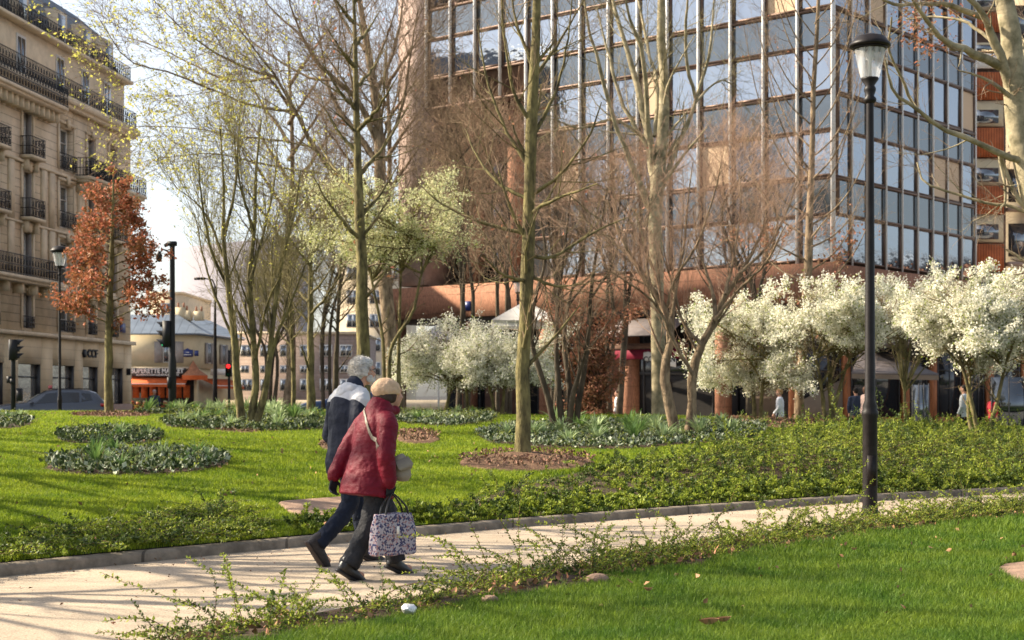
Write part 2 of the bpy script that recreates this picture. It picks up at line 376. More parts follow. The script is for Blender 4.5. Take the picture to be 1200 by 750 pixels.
# kerb
KX = np.linspace(-20, 30, 260); KY = kerb_y(KX); T = np.stack([KX, KY], 1); T = np.gradient(T, axis=0); T /= np.linalg.norm(T, axis=1, keepdims=True); Nn = np.stack([-T[:, 1], T[:, 0]], 1)
prof = [(-0.07, -.02), (-0.066, 0.06), (-0.04, 0.085), (0.04, 0.092), (0.07, 0.08), (0.075, -.02)]
V = np.array([[(KX[i]+Nn[i, 0]*p[0], KY[i]+Nn[i, 1]*p[0], p[1]) for p in prof] for i in range(len(KX))]).reshape(-1, 3); k = len(prof)
i, j = np.meshgrid(np.arange(len(KX)-1), np.arange(k-1), indexing='ij')
tag(link('kerb', raw_mesh('kerb', V, [np.stack([i*k+j, (i+1)*k+j, (i+1)*k+j+1, i*k+j+1], -1).reshape(-1, 4)], M['kerb'])), kind='structure')
# short reddish grit patch that joins the path behind the couple
gp = hits([(322, 589), (405, 583), (470, 590), (470, 612), (395, 612), (340, 603)])
def drape(name, poly, m, n=26, dz=0.012, dome=0.0, rag=0.0):
    poly = np.asarray(poly)[:, :2]; c = poly.mean(0); out = []
    t = np.linspace(0, len(poly), 72, endpoint=False); i0 = t.astype(int); f = (t-i0)[:, None]
    ring = poly[i0]*(1-f)+poly[(i0+1) % len(poly)]*f
    ring = (ring+np.roll(ring, 1, 0)+np.roll(ring, -1, 0)+np.roll(ring, 2, 0)+np.roll(ring, -2, 0))/5
    ring = c+(ring-c)*(1+rag*np.sin(np.arange(72)*1.7)*np.cos(np.arange(72)*.9))[:, None]
    rr = np.linspace(0.02, 1, n); V = c+(ring-c)[None]*rr[:, None, None]
    X = V[..., 0]; Y = V[..., 1]; Z = gz(X, Y)+dz+dome*(1-rr**2)[:, None]*(1+.5*lump(X*4, Y*4))-(rr[:, None] > .99)*0.03
    V = np.stack([X, Y, Z], -1).reshape(-1, 3); K = 72
    i, j = np.meshgrid(np.arange(n-1), np.arange(K), indexing='ij')
    return link(name, raw_mesh(name, V, [np.stack([i*K+j, i*K+(j+1) % K, (i+1)*K+(j+1) % K, (i+1)*K+j][::-1], -1).reshape(-1, 4)], m, True))
tag(drape('grit_path', gp, M['dirt_path'], dz=.02), kind='structure')

# areas, as ground polygons
hedge_poly = hits([(478, 608), (520, 594), (580, 572), (640, 560), (700, 548), (760, 540), (820, 532), (880, 522), (930, 508), (1000, 500), (1080, 499), (1150, 503), (1240, 512)])[:, :2]
hp2 = [(x, kerb_y(x)+0.15) for x in np.linspace(hedge_poly[-1][0]+1.2, hedge_poly[0][0], 20)]
hedge_poly = np.vstack([hedge_poly, hp2])
lefts = hits([(-30, 640), (60, 625), (150, 617), (225, 597), (280, 598), (300, 610), (300, 630)])[:, :2]
left_poly = np.vstack([lefts, [(x, kerb_y(x)+.12) for x in np.linspace(-2.3, -5.3, 12)]])
def oval(cx, cy, rx, ry, n=14, tilt=0):
    return hits([(cx+rx*math.cos(a), cy+ry*math.sin(a)+tilt*math.cos(a)) for a in np.arange(n)/n*2*math.pi])[:, :2]
beds = {  # name: polygon, label stub
 'front': (oval(160, 545, 110, 14, tilt=-3), 'oval planting bed nearest the kerb on the left of the lawn'),
 'mid': (oval(128, 514, 64, 9), 'small planting bed behind the oval bed on the left lawn'),
 'left': (oval(-5, 496, 45, 8), 'planting bed cut by the left edge of the photo'),
 'stem': (oval(300, 497, 112, 10), 'planting bed around the yellow-budded tree'),
 'back': (np.array([(-9.9, 40.2), (-6.2, 40.0), (-5.9, 42.6), (-8, 43.1), (-10.4, 42.9)]), 'planting strip at the back of the lawn before the grocery'),
 'couple': (oval(520, 490, 62, 10), 'planting bed just right of the walking couple'),
 'right': (hits([(556, 510), (600, 500), (700, 495), (800, 497), (900, 497), (895, 512), (830, 520), (740, 527), (640, 526), (575, 521)])[:, :2], 'long planting bed in the middle of the lawn'),
}
mulch = {'tree': (oval(617, 543, 82, 11), 'around the straight mossy tree'), 'small': (oval(490, 515, 26, 7), 'beside the red coat'), 'small2': (oval(386, 521, 12, 7), 'behind the navy jacket'),
 'stem': (oval(285, 503, 36, 5), 'under the yellow-budded tree'), 'oak': (oval(130, 487, 48, 3), 'under the rusty-leaved oak'),
 'right': (oval(915, 495, 62, 7), 'under the tall brown-barked tree on the right'), 'v': (oval(800, 511, 40, 6), 'under the wide V-shaped tree'), 'dark': (oval(672, 503, 32, 4), 'under the dark many-stemmed tree')}

def scatter(poly, n, rg):
    lo = poly.min(0); hi = poly.max(0); X = rg.uniform(lo[0], hi[0], n); Y = rg.uniform(lo[1], hi[1], n)
    k = inpoly(X, Y, poly); return X[k], Y[k]
def area(poly):
    x, y = poly[:, 0], poly[:, 1]; return abs(np.dot(x, np.roll(y, 1))-np.dot(y, np.roll(x, 1)))/2

def leaves_mesh(Pt, D, U, L, W, fold=0.25):
    "pointed leaves: base Pt, direction D, side U, length L, width W -> two triangles joined as a folded rhomb"
    L = np.asarray(L)[:, None]; W = np.asarray(W)[:, None]; n = len(Pt); Nn = np.cross(D, U)
    a = Pt; b = Pt+D*L*.45+U*W*.5+Nn*W*fold; c = Pt+D*L; d = Pt+D*L*.45-U*W*.5+Nn*W*fold
    V = np.stack([a, b, c, d], 1).reshape(-1, 3); i = np.arange(n)*4
    return V, np.vstack([np.stack([i, i+1, i+2], 1), np.stack([i, i+2, i+3], 1)])
def runit(n, rg, zb=0.0):
    v = rg.normal(size=(n, 3)); v[:, 2] += zb; return v/np.linalg.norm(v, axis=1, keepdims=True)
def rnd_leaves(Pt, L, rg, zb=0.0, wr=0.6, jit=0.0):
    n = len(Pt); D = runit(n, rg, zb); U = np.cross(D, runit(n, rg)); U /= np.linalg.norm(U, axis=1, keepdims=True)+1e-9
    if jit: Pt = Pt+rg.normal(size=(n, 3))*jit
    Ls = L*rg.uniform(.6, 1.3, n)
    return leaves_mesh(Pt, D, U, Ls, Ls*wr)

# ------------------------------------------------------------------ grass
def grass(name, X, Y, Z, h, w, m, rg, label):
    n = len(X); a = rg.uniform(0, 2*math.pi, n); hh = h*rg.uniform(.55, 1.3, n); ww = w*rg.uniform(.7, 1.3, n)
    lean = rg.uniform(0, .9, n)*hh; b = rg.uniform(0, 2*math.pi, n)
    base = np.stack([X, Y, Z-.012], 1); s = np.stack([np.cos(a), np.sin(a), 0*a], 1)*ww[:, None]/2
    l = np.stack([np.cos(b), np.sin(b), 0*b], 1)*lean[:, None]; up = np.array([0, 0, 1.])
    mid = base+up*(hh*.6)[:, None]+l*.35; tip = base+up*(hh*(1-.25*(lean/hh)**2))[:, None]+l
    V = np.stack([base-s, base+s, mid+s*.75, mid-s*.75, tip], 1).reshape(-1, 3); i = np.arange(n)*5
    me = raw_mesh(name, V, [np.stack([i, i+1, i+2, i+3], 1), np.stack([i+3, i+2, i+4], 1)], m)
    return tag(link(name, me), label, 'grass', kind='stuff')
rg = np.random.default_rng(3)
# sample the far lawn so that blades are even in the picture
def in_any(X, Y, polys):
    k = np.zeros(X.shape, bool)
    for p in polys: k |= inpoly(X, Y, p)
    return k
n = 1450000
u = rg.uniform(0, 1, n); D = 1/(1/12.0*(1-u)+1/46.0*u); D = D*rg.uniform(.97, 1.03, n)
X = rg.uniform(-.42, .40, n)*D
k = (D > kerb_y(X)+.1) & (D < FAR+1.5)
solid = [b[0] for q, b in beds.items()]+[b[0] for b in mulch.values()]+[gp[:, :2]]
k &= ~in_any(X, D, solid); hk = inpoly(X, D, hedge_poly); k &= ~(hk & (rg.uniform(size=n) < .93)); lk = inpoly(X, D, left_poly); k &= ~(lk & (rg.uniform(size=n) < .45))
X = X[k]; D = D[k]; sc = np.clip(D/16, .8, 2.2)
thin = lump(X*2.3, D*1.9)*.5+.5
k2 = rg.uniform(size=len(X)) < .75+.25*thin
X, D, sc = X[k2], D[k2], sc[k2]
grass('lawn_grass', X, D, gz(X, D), 0.05*sc**.3*(1+.25*lump(X*5, D*5)), 0.0065*sc, M['grass_far'], rg, 'bright yellow-green lawn grass on the mound beyond the path')
n = 980000
u = rg.uniform(0, 1, n); D = 1/(1/7.5*(1-u)+1/27.0*u); X = rg.uniform(-.36, .66, n)*D
bare = np.array([P(1165, 668, 1)[:2]*0]+[(0, 0)])
bp_ = [(1165, 668), (1178, 660), (1205, 657), (1240, 660), (1240, 690), (1195, 684)]
bare = np.array([[(x-600)/F*(F*1.39/(y-HZ)), F*1.39/(y-HZ)] for x, y in bp_])
edge = near_y(X)-1.05-.12*np.sin(X*5)-.1*np.sin(X*13+1)
k = (D < edge) & ~inpoly(X, D, bare)
X = X[k]; D = D[k]
grass('near_grass', X, D, gn(X, D), 0.075*(1+.3*lump(X*4, D*4)), 0.0052*np.clip(D/10, 1, 1.8), M['grass_near'], rg, 'fresh green grass in the near right corner below the shrub strip')
V = np.vstack([bare, bare[:1]]); 
b3 = np.array([[x, y, gn(x, y)+.004] for x, y in bare]); c3 = b3.mean(0)+np.array([0, 0, .02])
tag(link('bare_soil', raw_mesh('bare_soil', np.vstack([b3, c3]), [np.array([(i, (i+1) % 6, 6) for i in range(6)])], M['dirt_path'])), kind='structure')

# ------------------------------------------------------------------ low shrubs with arching sprays
def sprays(name, X, Y, Z, L, m, rg, label, lean=(0, 0, 0), up=0.8, leaf=0.02, per=34, sr=.003, cat='ground cover', dark=0.35, mdk=None):
    n = len(X); K = 7; L = L*rg.uniform(.5, 1.3, n)
    az = rg.uniform(0, 2*math.pi, n); d = np.stack([np.cos(az), np.sin(az), up*rg.uniform(.4, 1.8, n)], 1)+np.asarray(lean); d /= np.linalg.norm(d, axis=1, keepdims=True)
    p = np.stack([X, Y, Z], 1); pts = [p]
    for s in range(K-1):
        d = d+np.array([0, 0, -.16])*rg.uniform(.3, 1.5, (n, 1))+rg.normal(size=(n, 3))*.12; d /= np.linalg.norm(d, axis=1, keepdims=True)
        p = p+d*(L/(K-1))[:, None]; pts.append(p)
    Pt = np.stack(pts, 1); Pt[:, :, 2] = np.maximum(Pt[:, :, 2], Z[:, None]+.01*np.arange(K)[None]/K)
    Rr = np.linspace(1, .35, K)[None]*sr*rg.uniform(.7, 1.3, (n, 1))
    V, Q = tubes(Pt, Rr, 3)
    t = np.tile(np.linspace(.12, 1, per), (n, 1))+rg.uniform(-.02, .02, (n, per)); t = np.clip(t, 0, 1)*(K-1); i0 = np.minimum(t.astype(int), K-2); f = (t-i0)[..., None]
    r_ = np.arange(n)[:, None]; A = Pt[r_, i0]; B = Pt[r_, i0+1]; pos = A*(1-f)+B*f; tan = B-A; tan /= np.linalg.norm(tan, axis=2, keepdims=True)+1e-9
    pos = pos.reshape(-1, 3); tan = tan.reshape(-1, 3); N = len(pos)
    sidev = np.cross(tan, runit(N, rg, 1.2)); sidev /= np.linalg.norm(sidev, axis=1, keepdims=True)+1e-9; sidev *= np.where(np.arange(N) % 2, 1, -1)[:, None]
    dd = sidev*.9+tan*.5+rg.normal(size=(N, 3))*.25; dd /= np.linalg.norm(dd, axis=1, keepdims=True); uu = np.cross(dd, runit(N, rg, 2)); uu /= np.linalg.norm(uu, axis=1, keepdims=True)+1e-9
    Ls = leaf*rg.uniform(.6, 1.25, N); V2, T2 = leaves_mesh(pos, dd, uu, Ls, Ls*.55)
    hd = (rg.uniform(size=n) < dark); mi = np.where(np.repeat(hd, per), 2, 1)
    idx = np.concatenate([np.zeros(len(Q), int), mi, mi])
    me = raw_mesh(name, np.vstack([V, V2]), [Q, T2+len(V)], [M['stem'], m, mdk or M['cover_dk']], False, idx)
    return tag(link(name, me), label, cat, kind='stuff')

def tubes(Pt, Rr, k):
    Mn, K, _ = Pt.shape
    T = np.gradient(Pt, axis=1); T /= np.linalg.norm(T, axis=2, keepdims=True)+1e-12
    ref = np.where(np.abs(T[:, :1, 2:3]) > .9, np.array([1., 0, 0]), np.array([0, 0, 1.]))
    ref = np.broadcast_to(ref, T.shape); S = np.cross(T, ref); S /= np.linalg.norm(S, axis=2, keepdims=True)+1e-12; U = np.cross(T, S)
    a = np.arange(k)/k*2*math.pi
    V = Pt[:, :, None]+Rr[:, :, None, None]*(np.cos(a)[None, None, :, None]*S[:, :, None]+np.sin(a)[None, None, :, None]*U[:, :, None])
    m, i, j = np.meshgrid(np.arange(Mn), np.arange(K-1), np.arange(k), indexing='ij'); b = (m*K+i)*k; j2 = (j+1) % k
    Q = np.stack([b+j, b+j2, b+k+j2, b+k+j], -1).reshape(-1, 4)
    return V.reshape(-1, 3), Q

X, Y = scatter(hedge_poly, 17000, rg); k = rg.uniform(size=len(X)) < .62+.5*lump(X*1.9, Y*1.7); X, Y = X[k], Y[k]
xk = rg.uniform(-2.1, 12, 2600); X = np.concatenate([X, xk]); Y = np.concatenate([Y, kerb_y(xk)+rg.uniform(.28, 1.0, 2600)])
ZZ = gz(X, Y)
dk = (Y-kerb_y(X))*.73; sz = (.45+.55*smooth(1.5, 5, X))*(.55+.45*smooth(.3, 1.6, dk))*(1-.5*smooth(4, 8, dk)); ZZ = ZZ+.16*np.clip(lump(X*1.9, Y*1.7), 0, 1)*sz
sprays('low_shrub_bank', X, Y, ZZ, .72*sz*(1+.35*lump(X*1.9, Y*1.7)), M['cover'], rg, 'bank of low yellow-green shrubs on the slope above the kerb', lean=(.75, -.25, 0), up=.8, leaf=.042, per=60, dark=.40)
tag(drape('shrub_bank_soil', hedge_poly, M['soil'], n=30, dz=.01), kind='structure')
X, Y = scatter(left_poly, 2400, rg); k = rg.uniform(size=len(X)) < .45+.5*(lump(X*2.2, Y*1.3) > -.1); X, Y = X[k], Y[k]
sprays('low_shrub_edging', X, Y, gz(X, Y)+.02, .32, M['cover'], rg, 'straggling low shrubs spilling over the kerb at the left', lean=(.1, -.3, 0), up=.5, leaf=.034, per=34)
# strip along the near edge of the path
def strip(n, x0, x1, wid=.9):
    X = rg.uniform(x0, x1, n); Y = near_y(X)-rg.uniform(.05, wid, n); k = ~((X > -1.25) & (X < -.35) & (Y > near_y(X)-.5)); return X[k], Y[k], np.full(k.sum(), .03)
X, Y, Z = strip(4300, -1.95, 12.5); k = rg.uniform(size=len(X)) < .55+.6*lump(X*3.1, Y*1.2); X, Y, Z = X[k], Y[k], Z[k]
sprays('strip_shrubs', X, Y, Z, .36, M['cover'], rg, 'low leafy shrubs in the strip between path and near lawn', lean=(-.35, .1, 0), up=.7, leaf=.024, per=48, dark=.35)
X, Y, Z = strip(330, -1.8, 11, .6)
sprays('strip_long_sprays', X, Y, Z, .72, M['cover'], rg, 'long arching sprays reaching out of the near shrub strip over the path', lean=(-.25, .2, 0), up=.95, leaf=.027, per=90, dark=.1, sr=.0035)
X, Y, Z = strip(1500, -2.4, 12, 1.1)
V, T3 = rnd_leaves(np.stack([X, Y, Z+.03], 1), .06, rg, .6)
tag(link('leaf_litter', raw_mesh('leaf_litter', V, [T3], M['litter'])), 'dry fallen leaves caught in the soil of the near shrub strip', 'fallen leaves', kind='stuff')
n = 700; D = rg.uniform(9, 44, n); X = rg.uniform(-.35, .35, n)*D; nk = D < near_y(X)-1.1; Z = np.where(nk, gn(X, D)+.06, gz(X, D)+.05); k = nk | (D > kerb_y(X)+.2)
V, T3 = rnd_leaves(np.stack([X, D, Z], 1)[k], .05, rg, .3)
tag(link('lawn_leaf_litter', raw_mesh('lawn_leaf_litter', V, [T3], M['litter'])), 'brown dead leaves lying scattered over the lawns', 'fallen leaves', kind='stuff')
X = rg.uniform(-5, 10, 420); tt_ = rg.beta(.6, 2.2, 420); Y = kerb_y(X)-.15-tt_*(kerb_y(X)-near_y(X)-.2)
V, T3 = rnd_leaves(np.stack([X, Y, 0*X+.014], 1), .028, rg, .0)
tag(link('path_debris', raw_mesh('path_debris', V, [T3], M['chip'])), 'small bits of bark and leaf blown along the kerb side of the path', 'debris', kind='stuff')
# a big curled leaf lying near the bottom edge, a few more
for px, py, s in ((831, 738, .13), (848, 735, .10), (760, 697, .07), (1001, 649, .06)):
    D = F*1.37/(py-HZ); c = P(px, py, D); c[2] = gn(c[0], c[1])+.055
    g = MB(); tt = np.linspace(-1, 1, 9)
    for a in range(8):
        for b_ in (-1, 1):
            w0 = s*.32*(1-tt[a]**2)*b_; w1 = s*.32*(1-tt[a+1]**2)*b_; q = lambda t, w: c+np.array([t*s*.5+.3*w, w*.8+t*s*.2, abs(w)*.9+.03*t*t])
            g.quad(q(tt[a], 0), q(tt[a+1], 0), q(tt[a+1], w1), q(tt[a], w0))
    pos = {831: 'large curled dry leaf standing on the near grass at the bottom edge', 848: 'curled dry leaf just right of the largest one on the near grass', 760: 'small dry leaf on the near grass below the shrub strip', 1001: 'small dry leaf on the near grass below the black lamp post'}[px]
    tag(g.build('fallen_leaf', M['litter'], smooth=True), pos, 'leaf')

# mulch
for key, (poly, where) in mulch.items():
    o = drape('mulch_mound', poly, M['mulch'], dz=.015, dome=.09 if key in ('tree', 'right') else .035, rag=.04)
    tag(o, 'low mound of brown bark mulch '+where, 'mulch', kind='stuff')
    X, Y = scatter(poly, int(area(poly)*260)+120, rg); c = poly.mean(0)
    V, T3 = rnd_leaves(np.stack([X, Y, gz(X, Y)+.05+.05*(key in ('tree', 'right', 'small'))], 1), .06, rg, .2, .5)
    tag(link('bark_chips', raw_mesh('bark_chips', V, [T3], M['chip'])), 'loose bark chips on the mulch '+where, 'mulch', kind='stuff')

# planting beds: leafy mat plus strap-leaved clumps
def clump_mesh(name, rg, n, L, w, m):
    V = []; Q = []; b = 0
    for i in range(n):
        az = rg.uniform(0, 2*math.pi); out = rg.uniform(.15, 1.1); l = L*rg.uniform(.6, 1.15); K = 6
        d = np.array([math.cos(az), math.sin(az), 0]); s = np.array([-d[1], d[0], 0])
        t = np.linspace(0, 1, K); r = out*l*t**1.5*.75+.02; z = l*t*(1-.35*out*t**1.6)
        ww = w*np.array([.8, 1, 1, .85, .55, .06])
        p = d[None]*r[:, None]+np.array([0, 0, 1.])*z[:, None]; nn = np.array([0, 0, .2*w])
        V += [np.stack([p-s*ww[:, None]/2+nn, p, p+s*ww[:, None]/2+nn], 1).reshape(-1, 3)]
        for a in range(K-1):
            for c in (0, 1): Q.append([b+a*3+c, b+a*3+c+1, b+a*3+3+c+1, b+a*3+3+c])
        b += K*3
    return raw_mesh(name, np.vstack(V), [np.array(Q)], m)
clumps = [(clump_mesh('strap_leaved_plant', rg, 46, .40, .034, M['strap_pale']), 'pale silvery'), (clump_mesh('strap_leaved_plant', rg, 42, .42, .03, M['strap']), 'green'), (clump_mesh('strap_leaved_plant', rg, 60, .34, .022, M['strap']), 'fine green'), (clump_mesh('strap_leaved_plant', rg, 34, .36, .045, M['strap_pale']), 'pale silvery')]
ORD = 'first second third fourth fifth sixth seventh eighth ninth tenth eleventh twelfth thirteenth fourteenth fifteenth sixteenth seventeenth eighteenth nineteenth twentieth'.split()
ORD += ['twenty-'+q for q in ORD[:9]]+['thirtieth']
SHORT = dict(front='oval bed nearest the kerb', mid='small bed behind the oval one', left='bed at the left edge', stem='bed around the yellow-budded tree', back='strip before the grocery', couple='bed right of the couple', right='long middle bed')
for key, (poly, where) in beds.items():
    o = drape('bed_soil', poly, M['soil'], dz=.012, dome=.03, rag=.12); tag(o, kind='structure')
    ar = area(poly); X, Y = scatter(poly, int(ar*560)+300, rg)
    pale = rg.uniform(size=len(X)) < (.32 if key in ('front', 'couple', 'right') else .14); out = []
    V, T3 = rnd_leaves(np.stack([X, Y, gz(X, Y)+.04+rg.uniform(0, .07, len(X))], 1), .07, rg, .9, .75)
    nl = len(X); idx = np.concatenate([pale, pale]).astype(int)
    tag(link('bed_ground_cover', raw_mesh('bed_ground_cover', V, [T3], [M['ivy'], M['ivy_pale']], False, idx)), 'low dark and pale leaves covering the '+where, 'ground cover', kind='stuff')
    nc = {'front': 13, 'mid': 9, 'left': 5, 'stem': 18, 'back': 13, 'couple': 12, 'right': 30}[key]
    c = poly.mean(0); X, Y = scatter(c+(poly-c)*.86, 3000, rg); pts = []
    for x, y in zip(X, Y):
        if all((x-a)**2+(y-b)**2 > .38**2 for a, b in pts): pts.append((x, y))
        if len(pts) >= nc: break
    pts.sort(key=lambda q: q[0]/q[1])
    for pi_, (x, y) in enumerate(pts):
        ci = rg.choice(4, p=(.35, .25, .15, .25) if key != 'mid' else (.05, .45, .4, .1)); me, kd = clumps[ci]
        o = link('strap_leaved_plant', me, None, (x, y, float(gz(x, y))), rg.uniform(0, 6.28)); s = rg.uniform(.75, 1.2)*(1.1 if key in ('right', 'back', 'stem') else .72); o.scale = (s, s, s*rg.uniform(.85, 1.1))
        tag(o, '%s spiky plant, %s from the left in the %s' % (kd, ORD[pi_], SHORT[key]), 'plant', 'strap-leaved plants in the '+where)
    X, Y = scatter(poly, int(ar*30)+30, rg)
    sprays('bed_foliage', X, Y, gz(X, Y), .3, M['leaf_green'], rg, 'soft green shoots growing in the '+where, up=1.3, leaf=.035, per=16)
# ------------------------------------------------------------------ trees
def resample(pts, rad, K):
    pts = np.asarray(pts, float); n = len(pts)
    ext = np.vstack([2*pts[0]-pts[1], pts, 2*pts[-1]-pts[-2]]); t = np.linspace(0, n-1, K); out = []
    for tt in t:
        i = min(int(tt), n-2); f = tt-i; a, b, c, d = ext[i:i+4]
        out.append(.5*((2*b)+(-a+c)*f+(2*a-5*b+4*c-d)*f*f+(-a+3*b-3*c+d)*f**3))
    out = np.array(out)
    rr = np.interp(t, np.linspace(0, n-1, len(rad)), rad)
    return out, rr

def grow(Pt, Rr, n, rg, t0=.2, t1=1, ang=45, asd=12, L=1.0, lf=.6, trop=.05, wob=.12, K=6, rf=.6, rmin=.003, tip=.25, rel=0.0, rmax=9):
    "children of a batch of branches, all at once"
    N, K0, _ = Pt.shape; M_ = N*n
    t = (t0+(t1-t0)*(np.tile((np.arange(n)+.5)/n, (N, 1))+rg.uniform(-.5, .5, (N, n))/n)).ravel()
    pi = np.repeat(np.arange(N), n); s = t*(K0-1); i0 = np.minimum(s.astype(int), K0-2); f = (s-i0)[:, None]
    A = Pt[pi, i0]; B = Pt[pi, i0+1]; p = A*(1-f)+B*f; tan = B-A; tan /= np.linalg.norm(tan, axis=1, keepdims=True)+1e-9
    r = Rr[pi, i0]*(1-f[:, 0])+Rr[pi, i0+1]*f[:, 0]
    plen = np.linalg.norm(np.diff(Pt, axis=1), axis=2).sum(1)[pi]
    q = rg.normal(size=(M_, 3)); q -= (q*tan).sum(1, keepdims=True)*tan; q /= np.linalg.norm(q, axis=1, keepdims=True)+1e-9
    a = np.radians(rg.normal(ang, asd, M_))[:, None]; d = np.cos(a)*tan+np.sin(a)*q
    base = plen*rel if rel else L
    ln = base*np.exp(rg.normal(0, .28, M_))*(1-(1-lf)*t)
    r0 = np.clip(r*rf*rg.uniform(.6, 1, M_), rmin, rmax); pts = [p]
    for k in range(K-1):
        d = d+rg.normal(size=(M_, 3))*wob+np.array([0, 0, trop]); d /= np.linalg.norm(d, axis=1, keepdims=True)
        p = p+d*(ln/(K-1))[:, None]; pts.append(p)
    Pn = np.stack(pts, 1); Rn = np.maximum(r0[:, None]*np.linspace(1, tip, K)[None], rmin*.6)
    return Pn, Rn

def tree(name, label, limbs, levels, bark_m, twig_m, seed, leaves=None, cat='tree', group=None, sides=(5, 3, 3, 3), limb_sides=10, trunk_first=1, extra_limbs=None):
    """limbs: [(points, radii)] world space; the first trunk_first are trunks, the rest boughs.
    levels: dicts for grow(); leaves: [(material, name, count per last twig, size, spread, which level)]"""
    rg = np.random.default_rng(seed); K = 14
    base = limbs[0][0][0]; root = empty(name, tuple(base), label, cat, group)
    rs = [resample(p, r, K) for p, r in limbs]
    for i, (p, r) in enumerate(rs):
        p = p.copy(); wb = rg.normal(size=(K, 3))*r[:, None]*(.10 if i < trunk_first else .3); wb[0] = 0; p += wb
        rs[i] = (p, r)
        V, Q = tubes(p[None], r[None]*(1+.06*rg.normal(size=(1, K))), limb_sides)
        V = V-np.asarray(base)
        link('trunk' if i < trunk_first else 'bough', raw_mesh('trunk' if i < trunk_first else 'bough', V, [Q], bark_m, True), root)
    Pt = np.stack([p for p, r in rs]); Rr = np.stack([r for p, r in rs]); allp = [(Pt, Rr)]
    for li, lv in enumerate(levels):
        lv = dict(lv); frm = lv.pop('frm', None); src = allp[-1] if frm is None else (np.concatenate([allp[q][0] for q in frm]) if len({allp[q][0].shape[1] for q in frm}) == 1 else None, None)
        if frm is not None: src = (src[0], np.concatenate([allp[q][1] for q in frm]))
        allp.append(grow(src[0], src[1], rg=rg, **lv))
    V = []; Q = []; mi = []; b = 0
    for li, (p, r) in enumerate(allp[1:]):
        v, q = tubes(p, r, sides[min(li, 3)]); V.append(v); Q.append(q+b); b += len(v); mi.append(np.full(len(q), 0 if li == 0 and len(levels) > 1 else 1))
    link('branches', raw_mesh('branches', np.vstack(V)-np.asarray(base), [np.vstack(Q)], [bark_m, twig_m], True, np.concatenate(mi)), root)
    for (lm, ln, cnt, size, spread, lev, *rest) in (leaves or []):
        p, r = allp[lev]; keep = rest[0](p) if rest else np.ones(len(p), bool); p = p[keep]
        if not len(p): continue
        n = int(len(p)*cnt); pi = rg.integers(0, len(p), n); t = rg.uniform(.25, 1, n)*(p.shape[1]-1); i0 = np.minimum(t.astype(int), p.shape[1]-2); f = (t-i0)[:, None]
        pos = p[pi, i0]*(1-f)+p[pi, i0+1]*f
        V, T3 = rnd_leaves(pos+rg.normal(size=pos.shape)*spread, size, rg, 0, .7 if 'blossom' in ln else .55)
        link(ln, raw_mesh(ln, V-np.asarray(base), [T3], lm), root)
    return root

def px_limb(pts, D, r0, r1, dd=0.0, mid=None):
    "bough from photo points at depth D; dd bends it towards or away from the viewer along its length"
    n = len(pts); w = np.array([P(x, y, D+dd*(i/(n-1))**1.2) for i, (x, y) in enumerate(pts)])
    return (w, [r0, r1] if mid is None else [r0, mid, r1])
def root_z(l, dz=.08):
    l[0][0][2] = float(gz(l[0][0][0], l[0][0][1]))-dz; return l

# straight mossy tree in the foreground
b = hit(613, 540); D = b[1]
l0 = root_z(px_limb([(613, 541), (613, 500), (614, 420), (617, 330), (621, 240), (624, 150), (627, 60), (630, -40), (633, -140)], D, .145, .03, mid=.085))
l0 = (l0[0], [.165, .118, .112, .105, .095, .085, .07, .055, .03])
bs = []
for (a, dd) in [([(617, 330), (590, 322), (566, 300)], -1), ([(615, 300), (650, 300), (700, 270), (735, 255)], .8), ([(621, 235), (585, 215), (560, 185), (545, 150)], .8), ([(622, 230), (660, 200), (690, 160), (705, 120)], -.8), ([(622, 200), (592, 150), (570, 90), (560, 30)], .5),
                ([(625, 160), (650, 110), (665, 50), (672, -20)], .7), ([(624, 150), (600, 100), (590, 30), (585, -50)], -.6), ([(618, 275), (570, 262), (520, 240), (490, 215)], .4), ([(626, 90), (655, 50), (690, -10)], .9), ([(620, 250), (655, 232), (700, 215)], -1.1), ([(618, 320), (650, 335), (690, 332)], .9), ([(626, 80), (603, 20), (596, -60)], .5)]:
    bs.append(px_limb(a, D, .032, .008, dd))
tree('bare_tree', 'tall straight tree with mossy trunk standing alone in front of the glass building', [l0]+bs,
     [dict(n=9, t0=.15, ang=48, L=1.1, lf=.5, trop=.10, wob=.12, rf=.5, rmin=.004), dict(n=6, ang=42, L=.55, trop=.06, wob=.16, rmin=.0028, K=5), dict(n=3, ang=45, L=.3, wob=.16, rmin=.0024, K=4)],
     M['bark_moss'], M['twig_tan'], 11, leaves=[(M['leaf_tan'], 'leaves', .02, .06, .03, 3)])

